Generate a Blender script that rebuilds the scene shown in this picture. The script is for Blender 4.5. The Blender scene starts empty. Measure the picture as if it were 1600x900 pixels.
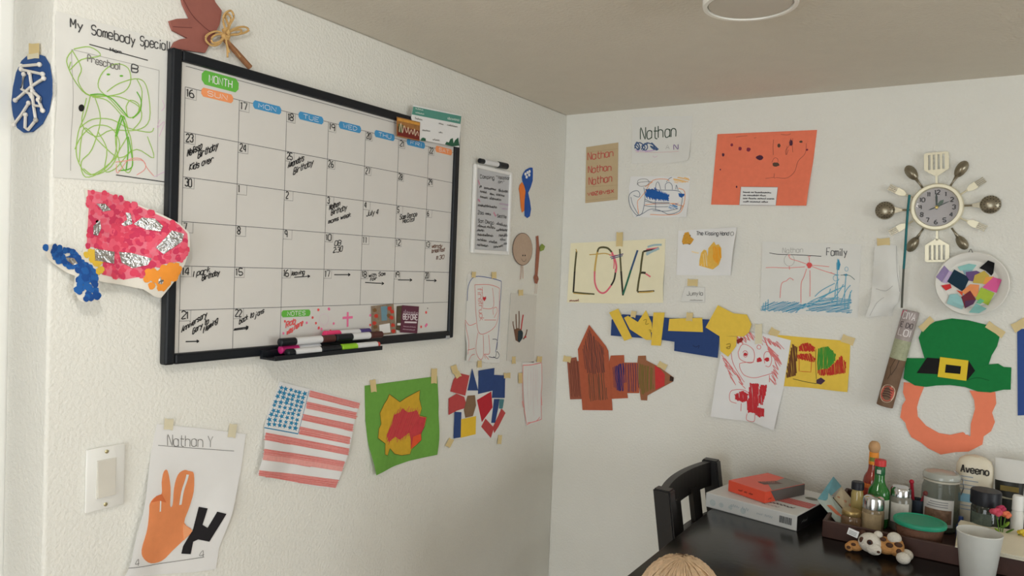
import bpy, bmesh, math, random
from mathutils import Vector, Matrix

random.seed(7)
PI = math.pi
SC = bpy.context.scene
COL = SC.collection

# ------------------------------------------------------------------ camera
H = 2.15                                   # ceiling height
CAM = Vector((1.33164665, -2.39441744, H - .56064811))
RW = Matrix(((0.83949423, 0.04740664, -0.54129663),
             (0.54201935, -0.00290138, 0.84036099),
             (0.03826819, -0.99887146, -0.02813101)))   # camera (right, down, forward) -> world
FPX = 1164.94
cam_d = bpy.data.cameras.new('camera')
cam_d.sensor_width = 36.0
cam_d.lens = FPX / 1600 * 36.0
cam_d.clip_start = .05
cam_o = bpy.data.objects.new('camera', cam_d)
COL.objects.link(cam_o)
cr_, cd_, cf_ = RW.col[0], RW.col[1], RW.col[2]
cam_o.matrix_world = Matrix(((cr_[0], -cd_[0], -cf_[0], CAM[0]),
                             (cr_[1], -cd_[1], -cf_[1], CAM[1]),
                             (cr_[2], -cd_[2], -cf_[2], CAM[2]), (0, 0, 0, 1)))
SC.camera = cam_o

# ------------------------------------------------------------------ light
SC.view_settings.view_transform = 'Standard'
SC.view_settings.look = 'None'
SC.view_settings.gamma = 1
SC.view_settings.use_curve_mapping = False
SC.view_settings.exposure = 0.0
wd = bpy.data.worlds.new('daylight')
SC.world = wd
wd.use_nodes = True
bg = wd.node_tree.nodes['Background']
bg.inputs[0].default_value = (.80, .90, 1.0, 1)
bg.inputs[1].default_value = 1.6


def area(name, loc, target, sx, sy, power, col):
    d = bpy.data.lights.new(name, 'AREA')
    d.shape = 'RECTANGLE'
    d.size, d.size_y, d.energy, d.color = sx, sy, power, col
    o = bpy.data.objects.new(name, d)
    COL.objects.link(o)
    o.location = loc
    o.rotation_euler = (Vector(target) - Vector(loc)).to_track_quat('-Z', 'Y').to_euler()
    return o


# room: x -1.6 .. 3.1, y -4.3 .. 0 ; daylight enters by the windows of the right and front walls
XR, YF, XH, YE = 4.8, -4.3, -1.6, -1.764
area('window_daylight', (XR + .16, -2.1, 1.4), (XR - 1, -2.1, 1.36), 1.9, 1.4, 50, (1.0, .98, .945))
area('patio_daylight', (1.2, YF - .16, 1.1), (1.2, YF + 1, 1.05), 1.7, 1.9, 44, (1.0, .98, .955))
LAMP_LOC = (.68, -2.10)
LAMP_POWER = 7.0
LAMP2_LOC = (2.45, -2.1)
LAMP2_POWER = 2.0


# ------------------------------------------------------------------ helpers
def lin(c):
    c /= 255.0
    return c / 12.92 if c <= .04045 else ((c + .055) / 1.055) ** 2.4


_m = {}


def M(r, g, b, rough=.75, metal=0.0, noise=.06, nscale=60, bump=0.0, spec=.3, name=None, trans=0.0, alpha=1.0,
      coat=0.0, emit=0.0, bscale=None):
    key = (r, g, b, rough, metal, noise, nscale, bump, spec, trans, alpha, coat, emit)
    if key in _m:
        return _m[key]
    m = bpy.data.materials.new(name or 'mat_%d_%d_%d' % (r, g, b))
    m.use_nodes = True
    nt = m.node_tree
    p = nt.nodes['Principled BSDF']
    col = (lin(r), lin(g), lin(b), 1)
    p.inputs['Base Color'].default_value = col
    p.inputs['Roughness'].default_value = rough
    p.inputs['Metallic'].default_value = metal
    p.inputs['Specular IOR Level'].default_value = spec
    p.inputs['Transmission Weight'].default_value = trans
    p.inputs['Alpha'].default_value = alpha
    p.inputs['Coat Weight'].default_value = coat
    if emit:
        p.inputs['Emission Color'].default_value = col
        p.inputs['Emission Strength'].default_value = emit
    if noise or bump:
        tc = nt.nodes.new('ShaderNodeTexCoord')
        nz = nt.nodes.new('ShaderNodeTexNoise')
        nz.inputs['Scale'].default_value = nscale
        nz.inputs['Detail'].default_value = 4
        nt.links.new(tc.outputs['Object'], nz.inputs['Vector'])
        if noise:
            mx = nt.nodes.new('ShaderNodeMix')
            mx.data_type = 'RGBA'
            mx.inputs[6].default_value = tuple(c * (1 - noise * 1.6) for c in col[:3]) + (1,)
            mx.inputs[7].default_value = tuple(min(1, c * (1 + noise)) for c in col[:3]) + (1,)
            nt.links.new(nz.outputs['Fac'], mx.inputs[0])
            nt.links.new(mx.outputs[2], p.inputs['Base Color'])
        if bump:
            n2 = nt.nodes.new('ShaderNodeTexNoise')
            n2.inputs['Scale'].default_value = bscale or nscale
            n2.inputs['Detail'].default_value = 2
            nt.links.new(tc.outputs['Object'], n2.inputs['Vector'])
            bp = nt.nodes.new('ShaderNodeBump')
            bp.inputs['Strength'].default_value = bump
            bp.inputs['Distance'].default_value = .004
            nt.links.new(n2.outputs['Fac'], bp.inputs['Height'])
            nt.links.new(bp.outputs['Normal'], p.inputs['Normal'])
    _m[key] = m
    return m


def glass(r, g, b, name, clear=.7, rough=.04):
    k = ('glass', r, g, b, clear)
    if k in _m:
        return _m[k]
    m = bpy.data.materials.new(name)
    m.use_nodes = True
    nt = m.node_tree
    p = nt.nodes['Principled BSDF']
    p.inputs['Base Color'].default_value = (lin(r), lin(g), lin(b), 1)
    p.inputs['Roughness'].default_value = rough
    p.inputs['Specular IOR Level'].default_value = .6
    t = nt.nodes.new('ShaderNodeBsdfTransparent')
    t.inputs[0].default_value = (lin(r) * .4 + .6, lin(g) * .4 + .6, lin(b) * .4 + .6, 1)
    mx = nt.nodes.new('ShaderNodeMixShader')
    mx.inputs[0].default_value = clear
    nt.links.new(p.outputs[0], mx.inputs[1])
    nt.links.new(t.outputs[0], mx.inputs[2])
    nt.links.new(mx.outputs[0], nt.nodes['Material Output'].inputs[0])
    _m[k] = m
    return m


def mk(name, geo, mat, parent=None, smooth=False, loc=None):
    v, f = geo
    me = bpy.data.meshes.new(name)
    me.from_pydata([tuple(p) for p in v], [], f)
    me.materials.append(mat)
    me.validate()
    if smooth:
        me.shade_smooth()
        if smooth != 2:
            me.set_sharp_from_angle(angle=.7)
    o = bpy.data.objects.new(name, me)
    COL.objects.link(o)
    if parent:
        o.parent = parent
    if loc is not None:
        o.location = loc
    return o


def tag(o, label=None, cat=None, group=None, kind=None):
    if label: o['label'] = label
    if cat: o['category'] = cat
    if group: o['group'] = group
    if kind: o['kind'] = kind
    return o


def thing(name, label, cat, loc=(0, 0, 0), rz=0, group=None, mat3=None):
    o = bpy.data.objects.new(name, None)
    COL.objects.link(o)
    o.empty_display_size = .05
    if mat3 is not None:
        o.rotation_euler = mat3.to_euler()
    else:
        o.rotation_euler = (0, 0, rz)
    o.location = loc
    return tag(o, label, cat, group)


# geometry makers: (verts, faces)
def join(*gs):
    V, F = [], []
    for v, f in gs:
        n = len(V)
        V += list(v)
        F += [tuple(i + n for i in q) for q in f]
    return V, F


def tr(geo, loc=(0, 0, 0), rz=0, rx=0, ry=0, sc=1):
    m = Matrix.Translation(loc) @ Matrix.Rotation(rz, 4, 'Z') @ Matrix.Rotation(ry, 4, 'Y') @ Matrix.Rotation(rx, 4, 'X')
    return [m @ (Vector(p) * sc) for p in geo[0]], geo[1]


def bm_out(bm):
    bm.verts.index_update()
    g = [v.co.copy() for v in bm.verts], [tuple(v.index for v in f.verts) for f in bm.faces]
    bm.free()
    return g


def box(x0, x1, y0, y1, z0, z1, bev=0.0, seg=2):
    v = [(x, y, z) for z in (z0, z1) for y in (y0, y1) for x in (x0, x1)]
    f = [(0, 2, 3, 1), (4, 5, 7, 6), (0, 1, 5, 4), (2, 6, 7, 3), (0, 4, 6, 2), (1, 3, 7, 5)]
    if not bev:
        return v, f
    bm = bmesh.new()
    vs = [bm.verts.new(p) for p in v]
    for q in f:
        bm.faces.new([vs[i] for i in q])
    bmesh.ops.bevel(bm, geom=bm.edges[:], offset=bev, segments=seg, affect='EDGES', profile=.5)
    return bm_out(bm)


def lathe(prof, n=28, sx=1, sy=1):
    V, F = [], []
    for r, z in prof:
        for i in range(n):
            a = 2 * PI * i / n
            V.append((r * math.cos(a) * sx, r * math.sin(a) * sy, z))
    for k in range(len(prof) - 1):
        for i in range(n):
            j = (i + 1) % n
            F.append((k * n + i, k * n + j, (k + 1) * n + j, (k + 1) * n + i))
    if prof[0][0] > 1e-6:
        F.append(tuple(range(n))[::-1])
    if prof[-1][0] > 1e-6:
        F.append(tuple(range((len(prof) - 1) * n, len(prof) * n)))
    return V, F


def ell(c, r, n=16, m=10):
    V, F = [], []
    for k in range(m + 1):
        t = PI * k / m
        for i in range(n):
            a = 2 * PI * i / n
            V.append((c[0] + r[0] * math.sin(t) * math.cos(a), c[1] + r[1] * math.sin(t) * math.sin(a), c[2] - r[2] * math.cos(t)))
    for k in range(m):
        for i in range(n):
            j = (i + 1) % n
            F.append((k * n + i, k * n + j, (k + 1) * n + j, (k + 1) * n + i))
    return V, F


def tube(path, r, n=8, cap=True):
    path = [Vector(p) for p in path]
    V, F = [], []
    rr = r if isinstance(r, (list, tuple)) else [r] * len(path)
    up = Vector((0, 0, 1))
    for k, p in enumerate(path):
        d = (path[min(k + 1, len(path) - 1)] - path[max(k - 1, 0)]).normalized()
        a = d.cross(up)
        if a.length < .05:
            a = d.cross(Vector((1, 0, 0)))
        a.normalize()
        b = d.cross(a)
        for i in range(n):
            t = 2 * PI * i / n
            V.append(p + (a * math.cos(t) + b * math.sin(t)) * rr[k])
    for k in range(len(path) - 1):
        for i in range(n):
            j = (i + 1) % n
            F.append((k * n + i, (k + 1) * n + i, (k + 1) * n + j, k * n + j))
    if cap:
        F.append(tuple(range(n)))
        F.append(tuple(range((len(path) - 1) * n, len(path) * n))[::-1])
    return V, F


def prism(poly, z0, z1):
    """poly in local XY, extruded z0..z1 (works for concave outlines, holes not)"""
    n = len(poly)
    bm = bmesh.new()
    vs = [bm.verts.new((p[0], p[1], z1)) for p in poly]
    fc = bm.faces.new(vs)
    fc.normal_update()
    if fc.normal.z < 0:
        fc.normal_flip()
    r = bmesh.ops.extrude_face_region(bm, geom=[fc])
    # extruded copy becomes the bottom
    for v in [e for e in r['geom'] if isinstance(e, bmesh.types.BMVert)]:
        v.co.z = z0
    bmesh.ops.triangulate(bm, faces=[f for f in bm.faces if len(f.verts) > 4])
    bmesh.ops.recalc_face_normals(bm, faces=bm.faces[:])
    return bm_out(bm)


# ------------------------------------------------------------------ wall planes
def ray(px, py):
    return RW @ Vector((px - 800, py - 450, FPX))


class Wall:
    def __init__(s, kind):
        s.k = kind
        s.ws, s.hs = (1.25, 1.6) if kind == 'R' else (1.0, 1.25)     # line weight of marks on this wall
        if kind == 'L':
            s.m3 = Matrix(((0, 0, 1), (1, 0, 0), (0, 1, 0)))
        else:
            s.m3 = Matrix(((1, 0, 0), (0, 0, -1), (0, 1, 0)))

    def uv(s, p, b=0.0):
        d = ray(*p)
        if s.k == 'L':
            t = (b - CAM.x) / d.x
            return (CAM.y + d.y * t, CAM.z + d.z * t)
        y = (YE if s.k == 'E' else 0) - b
        t = (y - CAM.y) / d.y
        return (CAM.x + d.x * t, CAM.z + d.z * t)

    def w(s, u, v, off):
        if s.k == 'L':
            return Vector((off, u, v))
        return Vector((u, (YE if s.k == 'E' else 0) - off, v))


WL, WR, WE = Wall('L'), Wall('R'), Wall('E')


class CR:
    """coordinates read off an enlarged view of the photograph"""
    def __init__(s, ox, oy, sc):
        s.o = (ox, oy, sc)

    def __call__(s, t):
        out = []
        for w in t.split():
            a = w.split(',')
            out.append((s.o[0] + float(a[0]) / s.o[2], s.o[1] + float(a[1]) / s.o[2]))
        return out


FONT = {'A': '022842 1434', 'B': '02083847350535443202', 'C': '4738180703123243', 'D': '02082846442202', 'E': '48080242 0535',
 'F': '480802 0535', 'G': '47381807031232434525', 'H': '0208 4248 0545', 'I': '2228', 'J': '4843321203', 'K': '0208 480542',
 'L': '080242', 'M': '0208244842', 'N': '02084248', 'O': '180703123243473818', 'P': '02083847463505', 'Q': '180703123243473818 2442',
 'R': '02083847463505 2542', 'S': '473818070615354443321203', 'T': '0848 2822', 'U': '080312324348', 'V': '082248', 'W': '0812263248',
 'X': '0248 0842', 'Y': '082548 2522', 'Z': '08480242',
 'a': '4536160503123243 4642', 'b': '0802 0516364543321203', 'c': '4536160503123243', 'd': '4536160503123243 4842',
 'e': '04444536160503123243', 'f': '38281712 0636', 'g': '4536160503123243 4641301001', 'h': '0802 0516364542', 'i': '2622 2827',
 'j': '26211000 2827', 'k': '0802 360442', 'l': '2822', 'm': '0602 05162522 25364542', 'n': '0602 0516364542', 'o': '160503123243453616',
 'p': '0600 0516364543321203', 'q': '4640 4536160503123243', 'r': '0602 05163645', 's': '45361605143443321203', 't': '18132232 0636',
 'u': '0603123243 4642', 'v': '062246', 'w': '0612253246', 'x': '0246 0642', 'y': '0623 4610', 'z': '06460242',
 '0': '180703123243473818', '1': '172822', '2': '07183847460242', '3': '07183847463525 354443321203', '4': '32380444',
 '5': '48080515354443321203', '6': '3817050312324344351504', '7': '084822', '8': '25160718384746352504031232434425',
 '9': '463515060718384746 4642', '!': '2824 2322', "'": '2826', '"': '1816 3836', ':': '2625 2322', '-': '0545', '.': '2223', ',': '2311',
 '/': '0248'}
THIN = set("iIl!':.,1")


def glyphs(txt, jit=0.0):
    """single-stroke letters in units: list of polylines, total width"""
    out, x = [], 0.0
    for ch in txt:
        if ch == ' ':
            x += 3.2
            continue
        s = FONT.get(ch, '')
        thin = ch in THIN
        jx, jy = random.uniform(-jit, jit), random.uniform(-jit, jit)
        for pl in s.split():
            pts = [(int(pl[i]) - (1.4 if thin else 0), int(pl[i + 1]) - 2) for i in range(0, len(pl), 2)]
            out.append([(x + a + jx + random.uniform(-jit, jit) * .5, b + jy + random.uniform(-jit, jit) * .5) for a, b in pts])
        x += 2.4 if thin else (4.2 if ch == 't' else 5.3)
    return out, max(x - 1.2, 1)


def smooth_path(pts, k=4, closed=False):
    n = len(pts)
    if n < 3:
        return pts
    out = []
    rng = range(n if closed else n - 1)
    for i in rng:
        if closed:
            p0, p1, p2, p3 = pts[i - 1], pts[i], pts[(i + 1) % n], pts[(i + 2) % n]
        else:
            p0, p1, p2, p3 = pts[max(i - 1, 0)], pts[i], pts[i + 1], pts[min(i + 2, n - 1)]
        for j in range(k):
            t = j / k
            out.append(tuple(.5 * (2 * p1[d] + (p2[d] - p0[d]) * t + (2 * p0[d] - 5 * p1[d] + 4 * p2[d] - p3[d]) * t * t
                                   + (3 * p1[d] - p0[d] - 3 * p2[d] + p3[d]) * t ** 3) for d in (0, 1)))
    if not closed:
        out.append(pts[-1])
    return out


def circ(c, rx, ry=None, n=18, rot=0, jit=0.0):
    ry = ry or rx
    o = []
    for i in range(n):
        a = 2 * PI * i / n
        j = 1 + random.uniform(-jit, jit)
        x, y = rx * math.cos(a) * j, ry * math.sin(a) * j
        o.append((c[0] + x * math.cos(rot) - y * math.sin(rot), c[1] + x * math.sin(rot) + y * math.cos(rot)))
    return o


class PT:
    """a thing lying against a wall: sheets, marks, tape; outlines are given where they are seen and land on the wall plane"""
    def __init__(s, name, label, cat, wall, b=.0015, group=None, bumps=()):
        s.a = (name, label, cat, group)
        s.wall, s.b = wall, b
        s.bumps = [(wall.uv(q[0], b), q[1], q[2]) for q in bumps]
        s.parts = []
        s.keys = {}
        s.sub = bool(bumps)
        s.n = 0

    def layer(s):
        s.n += 1
        return (s.n % 45) * .000012

    def off(s, u, v):
        o = s.b
        for c, a, r in s.bumps:
            d = math.hypot(u - c[0], v - c[1]) / r
            if d < 1:
                o += a * (1 - d * d) ** 2
        return o

    def uv(s, p):
        return s.wall.uv(p, s.b)

    def P(s, u, v, lift):
        return s.wall.w(u, v, s.off(u, v) + lift)

    def _part(s, name, mat, key=None, label=None, kind=None, parent=None):
        if key is not None and (name, key) in s.keys:
            return s.keys[(name, key)]
        d = dict(name=name, mat=mat, v=[], f=[], label=label, kind=kind, parent=parent)
        s.parts.append(d)
        if key is not None:
            s.keys[(name, key)] = d
        return d

    def sheet(s, pts, mat, name='sheet', lift=0.0, thick=.0006, label=None, uvs=False, parent=None, maxe=.010, sm=False):
        if sm:
            pts = smooth_path(pts, 3, True)
        d = s._part(name, mat, label=label, parent=parent)
        q = pts if uvs else [s.uv(p) for p in pts]
        bm = bmesh.new()
        vs = [bm.verts.new((a, b, 0)) for a, b in q]
        f = bm.faces.new(vs)
        f.normal_update()
        if f.normal.z < 0:
            f.normal_flip()
        bmesh.ops.triangulate(bm, faces=[f])
        if s.sub:
            for _ in range(7):
                es = [e for e in bm.edges if e.calc_length() > maxe]
                if not es:
                    break
                bmesh.ops.subdivide_edges(bm, edges=es, cuts=1)
                bmesh.ops.triangulate(bm, faces=[g for g in bm.faces if len(g.verts) > 3])
        bm.verts.index_update()
        n0 = len(d['v'])
        uvl = [(v.co.x, v.co.y) for v in bm.verts]
        top = [s.P(a, b, lift) for a, b in uvl]
        bot = [s.P(a, b, lift - thick) for a, b in uvl]
        N = len(top)
        d['v'] += top + bot
        for g in bm.faces:
            ix = [v.index + n0 for v in g.verts]
            d['f'].append(tuple(ix))
            d['f'].append(tuple(i + N for i in reversed(ix)))
        for e in bm.edges:
            if len(e.link_faces) == 1:
                lp = e.link_loops[0]
                i, j = lp.vert.index + n0, lp.link_loop_next.vert.index + n0
                d['f'].append((j, i, i + N, j + N))
        bm.free()
        return d

    def _ribbon(s, d, q, w, lift, closed=False):
        n = len(q)
        d['n'] = d.get('n', 0) + 1
        if n < 2:
            return
        lift += s.layer()
        if s.sub:
            q2 = [q[0]]
            for a, b in zip(q[:-1], q[1:]):
                m = max(1, int(math.hypot(b[0] - a[0], b[1] - a[1]) / .008))
                q2 += [(a[0] + (b[0] - a[0]) * k / m, a[1] + (b[1] - a[1]) * k / m) for k in range(1, m + 1)]
            q = q2
            n = len(q)
        n0 = len(d['v'])
        for i in range(n):
            a = q[i - 1] if (i > 0 or closed) else q[i]
            c = q[(i + 1) % n] if (i < n - 1 or closed) else q[i]
            dx, dy = c[0] - a[0], c[1] - a[1]
            l = math.hypot(dx, dy) or 1e-9
            nx, ny = -dy / l * w / 2, dx / l * w / 2
            d['v'].append(s.P(q[i][0] + nx, q[i][1] + ny, lift + i * 2e-6))
            d['v'].append(s.P(q[i][0] - nx, q[i][1] - ny, lift + i * 2e-6))
        for i in range(n if closed else n - 1):
            j = (i + 1) % n
            d['f'].append((n0 + 2 * i + 1, n0 + 2 * j + 1, n0 + 2 * j, n0 + 2 * i))

    def stroke(s, pts, w, mat, name='crayon_line', lift=.0005, closed=False, sm=True, key=None):
        """w in millimetres"""
        d = s._part(name, mat, key=key or mat.name)
        if sm:
            pts = smooth_path(pts, 4, closed)
        s._ribbon(d, [s.uv(p) for p in pts], w * .001 * s.wall.ws, lift, closed)

    def fill(s, pts, mat, name='painted_patch', lift=.0004, key=None, kind=None):
        d = s._part(name, mat, key=key or mat.name, kind=kind)
        d['n'] = d.get('n', 0) + 1
        q = [s.uv(p) for p in pts]
        bm = bmesh.new()
        vs = [bm.verts.new((a, b, 0)) for a, b in q]
        f = bm.faces.new(vs)
        f.normal_update()
        if f.normal.z < 0:
            f.normal_flip()
        bmesh.ops.triangulate(bm, faces=[f])
        if s.sub:
            for _ in range(6):
                es = [e for e in bm.edges if e.calc_length() > .010]
                if not es:
                    break
                bmesh.ops.subdivide_edges(bm, edges=es, cuts=1)
                bmesh.ops.triangulate(bm, faces=[g for g in bm.faces if len(g.verts) > 3])
        bm.verts.index_update()
        n0 = len(d['v'])
        lift += s.layer()
        d['v'] += [s.P(v.co.x, v.co.y, lift) for v in bm.verts]
        d['f'] += [tuple(v.index + n0 for v in g.verts) for g in bm.faces]
        bm.free()

    def hatch(s, poly, ang, sp, w, mat, name='crayon_hatching', lift=.0006, jit=1.0, key=None, wob=.6):
        ca, sa = math.cos(ang), math.sin(ang)
        rp = [(x * ca + y * sa, -x * sa + y * ca) for x, y in poly]
        y0, y1 = min(p[1] for p in rp), max(p[1] for p in rp)
        y = y0 + sp * .5
        while y < y1:
            yy = y + random.uniform(-.3, .3) * sp
            xs = []
            for i in range(len(rp)):
                a, b = rp[i - 1], rp[i]
                if (a[1] <= yy) != (b[1] <= yy):
                    xs.append(a[0] + (b[0] - a[0]) * (yy - a[1]) / (b[1] - a[1]))
            xs.sort()
            for i in range(0, len(xs) - 1, 2):
                xa, xb = xs[i] + random.uniform(-jit, jit), xs[i + 1] + random.uniform(-jit, jit)
                n = max(2, int(abs(xb - xa) / 12) + 1)
                l = []
                for k in range(n + 1):
                    X = xa + (xb - xa) * k / n
                    Y = yy + random.uniform(-wob, wob)
                    l.append((X * ca - Y * sa, X * sa + Y * ca))
                s.stroke(l, w * s.wall.hs / s.wall.ws * random.uniform(.75, 1.2), mat, name, lift, sm=False, key=key)
            y += sp

    def text(s, txt, p0, p1, h, w, mat, name='handwriting', lift=.0006, jit=.25, up=(.02, -1), slant=0, sm=True, key=None):
        gl, tw = glyphs(txt, jit)
        key = key or 'w%d' % len(s.parts)
        dx, dy = (p1[0] - p0[0]) / tw, (p1[1] - p0[1]) / tw
        L = math.hypot(p1[0] - p0[0], p1[1] - p0[1])
        ux, uy = up[0] * h / 6 + slant * h / 6, up[1] * h / 6
        for pl in gl:
            pts = [(p0[0] + a * dx + b * ux, p0[1] + a * dy + b * uy) for a, b in pl]
            s.stroke(pts, w, mat, name, lift, sm=sm and len(pts) > 3, key=key)

    def squig(s, p0, p1, h, w, mat, name='handwriting', lift=.0006, key=None, cyc=None):
        """a handwritten word too blurred to read"""
        L = math.hypot(p1[0] - p0[0], p1[1] - p0[1])
        n = cyc or max(3, int(L / (h * .45)))
        pts = []
        for i in range(n * 2 + 1):
            t = i / (n * 2)
            y = (h * random.uniform(.75, 1.25) if i % 2 else random.uniform(-.1, .15) * h)
            if random.random() < .12:
                y *= 1.6
            pts.append((p0[0] + (p1[0] - p0[0]) * t + random.uniform(-.2, .2) * h * .5, p0[1] + (p1[1] - p0[1]) * t - y * .8))
        s.stroke(pts, w, mat, name, lift, key=key)

    def arrow(s, p0, p1, w, mat, h=4):
        s.stroke([p0, p1], w, mat, 'handwriting', .0006, sm=False)
        a = math.atan2(p1[1] - p0[1], p1[0] - p0[0])
        for da in (2.6, -2.6):
            s.stroke([p1, (p1[0] + math.cos(a + da) * h, p1[1] + math.sin(a + da) * h)], w, mat, 'handwriting', .0006, sm=False)

    def tape(s, c, w, h, rot=0, mat=None, lift=.0011):
        ca, sa = math.cos(rot), math.sin(rot)
        pts = [(c[0] + x * ca - y * sa, c[1] + x * sa + y * ca) for x, y in
               ((-w / 2, -h / 2), (-w / 6, -h / 2 + 1), (w / 2, -h / 2), (w / 2, h / 2), (w / 8, h / 2 - 1), (-w / 2, h / 2))]
        s.sheet(pts, mat or TAPE, 'masking_tape', lift + s.layer() * 4, .0003)

    def rod(s, pts, r, mat, name='rod', lift=.002, n=6, bulb=0, parent=None):
        d = s._part(name, mat, parent=parent)
        q = [s.uv(p) for p in pts]
        path = [s.P(a, b, lift) for a, b in q]
        g = tube(path, r, n)
        if bulb:
            for p in (path[0], path[-1]):
                g = join(g, ell(p, (bulb,) * 3, 8, 6))
        n0 = len(d['v'])
        d['v'] += [Vector(p) for p in g[0]]
        d['f'] += [tuple(i + n0 for i in f) for f in g[1]]

    def done(s, smooth=False):
        allv = [v for d in s.parts for v in d['v']]
        lo = Vector([min(v[i] for v in allv) for i in range(3)])
        hi = Vector([max(v[i] for v in allv) for i in range(3)])
        o0 = Vector(((lo.x + hi.x) / 2, (lo.y + hi.y) / 2, lo.z))
        name, label, cat, group = s.a
        if len(s.parts) == 1:
            d = s.parts[0]
            o = mk(name, ([v - o0 for v in d['v']], d['f']), d['mat'], None, smooth, o0)
            return tag(o, label, cat, group)
        root = thing(name, label, cat, o0, 0, group)
        made = {}
        for d in s.parts:
            par = root
            if d['parent'] is not None and id(d['parent']) in made:
                par = made[id(d['parent'])]
            o = mk(d['name'], ([v - o0 for v in d['v']], d['f']), d['mat'], par, smooth)
            made[id(d)] = o
            if d['label']: o['label'] = d['label']
            if d['kind'] or d.get('n', 0) > 1: o['kind'] = d['kind'] or 'stuff'
        return root


def struct(name, geo, mat, smooth=False):
    return tag(mk(name, geo, mat, None, smooth), kind='structure')


# ------------------------------------------------------------------ materials
WALLM = M(232, 231, 224, .62, noise=.02, nscale=9, bump=.5, bscale=150, spec=.35, name='textured_wall_paint')
CEILM = M(220, 214, 202, .9, noise=.03, nscale=14, bump=.5, bscale=120, spec=.1, name='ceiling_paint')
TRIMM = M(240, 240, 236, .4, noise=.01, spec=.5, name='white_trim_paint')
FLOORM = M(196, 172, 142, .45, noise=.12, nscale=8, name='floor_laminate')
PAPER = M(230, 230, 226, .85, noise=.025, nscale=25, spec=.1, name='white_paper')
PAPER2 = M(237, 237, 237, .85, noise=.02, nscale=25, spec=.1, name='bright_white_paper')
CREAM = M(246, 239, 208, .85, noise=.03, nscale=30, spec=.1, name='cream_paper')
TAPE = M(222, 200, 145, .5, noise=.05, nscale=40, spec=.4, name='masking_tape')
TAPE_W = M(226, 218, 190, .5, noise=.05, nscale=40, spec=.4, name='pale_tape')
BLACK = M(22, 26, 32, .38, noise=.05, name='black_plastic')
INK = M(32, 32, 34, .6, noise=0, name='black_ink')
PENCIL = M(120, 118, 116, .7, noise=0, name='pencil')
PENCIL_L = M(170, 168, 165, .7, noise=0, name='faint_pencil')

# ================================================================== the room
struct('floor', box(XH - .1, XR + .12, YF - .12, .12, -.1, 0), FLOORM)
struct('ceiling', box(XH - .1, XR + .12, YF - .12, .12, H, H + .1), CEILM)
struct('wall_left', box(-.145, 0, YE, .0, 0, H, .006, 3), WALLM, True)
struct('wall_back', box(XH - .1, XR + .12, 0, .12, 0, H), WALLM)
struct('wall_hall', box(XH - .12, XH, YF, 0, 0, H), WALLM)


def wall_hole(a0, a1, b0, b1, axis, p0, p1):
    """wall spanning a0..a1 with an opening b = (lo, hi, z0, z1); axis 'x' wall lies in y"""
    parts = [(a0, b0[0], 0, H), (b0[1], a1, 0, H), (b0[0], b0[1], 0, b1[0]), (b0[0], b0[1], b1[1], H)]
    g = []
    for lo, hi, z0, z1 in parts:
        if hi - lo > 1e-4 and z1 - z0 > 1e-4:
            g.append(box(p0, p1, lo, hi, z0, z1) if axis == 'y' else box(lo, hi, p0, p1, z0, z1))
    return join(*g)


struct('wall_right', wall_hole(YF, 0, (-3.1, -1.1), (.65, 2.08), 'y', XR, XR + .12), WALLM)
struct('wall_front', wall_hole(XH, XR, (.3, 2.1), (.05, 2.0), 'x', YF - .12, YF), WALLM)
PANE = glass(235, 242, 245, 'window_glass', .94)


def window(name, axis, lo, hi, z0, z1, p, nm):
    r = bpy.data.objects.new(name, None)
    COL.objects.link(r)
    tag(r, kind='structure')
    t = .05
    def bb(a, b, c, d, q0, q1):
        return box(q0, q1, a, b, c, d) if axis == 'y' else box(a, b, q0, q1, c, d)
    mk('window_frame', join(bb(lo, lo + t, z0, z1, p + .03, p + .09), bb(hi - t, hi, z0, z1, p + .03, p + .09),
                            bb(lo + t, hi - t, z0, z0 + t, p + .03, p + .09), bb(lo + t, hi - t, z1 - t, z1, p + .03, p + .09)), TRIMM, r)
    mid = (lo + hi) / 2
    mk('window_mullion', bb(mid - .02, mid + .02, z0 + t, z1 - t, p + .035, p + .085), TRIMM, r)
    mk('pane', bb(lo + t, mid - .02, z0 + t, z1 - t, p + .055, p + .061), PANE, r)
    mk('pane', bb(mid + .02, hi - t, z0 + t, z1 - t, p + .055, p + .061), PANE, r)


window('window_1', 'y', -3.1, -1.1, .65, 2.08, XR, 0)
window('window_2', 'x', .3, 2.1, .05, 2.0, YF - .12, 0)
struct('baseboard_left', box(0, .012, YE, 0, 0, .085, .003), TRIMM)
struct('baseboard_back', box(.012, XR, -.012, 0, 0, .085, .003), TRIMM)
struct('trim_1', join(box(-.262, -.1465, YE - .022, 0.0, 0, H, .004)), TRIMM)


def flush_lamp(x, y, r, drop, lit, label):
    """lit: lamp power, 0 when switched off"""
    t = thing('ceiling_light', label, 'ceiling light', (x, y, H))
    mk('mounting_ring', lathe([(r * .97, 0), (r, -.006), (r, -drop + .006), (r * .985, -drop), (r * .9, -drop), (r * .89, -drop + .006), (r * .5, -drop + .012), (.0001, -drop + .012)], 48),
       M(238, 238, 232, .35, noise=.01, spec=.5, name='white_enamel'), t, True)
    if lit:
        dm = M(255, 244, 226, .5, noise=0, emit=1.0, name='lit_diffuser')
    else:
        dm = M(198, 193, 182, .5, noise=.02, spec=.5, name='frosted_diffuser')
    mk('diffuser', lathe([(r * .888, -drop + .005), (r * .86, -drop + .002), (r * .5, -drop + .0005), (.0001, -drop)], 48), dm, t, True)
    if lit:
        ld = bpy.data.lights.new('lamp_glow', 'POINT')
        ld.shadow_soft_size = .05
        ld.energy = lit
        ld.color = (1.0, .965, .91)
        lo = bpy.data.objects.new('lamp_glow', ld)
        COL.objects.link(lo)
        lo.location = (x, y, H - drop - .075)
    return t


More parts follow.
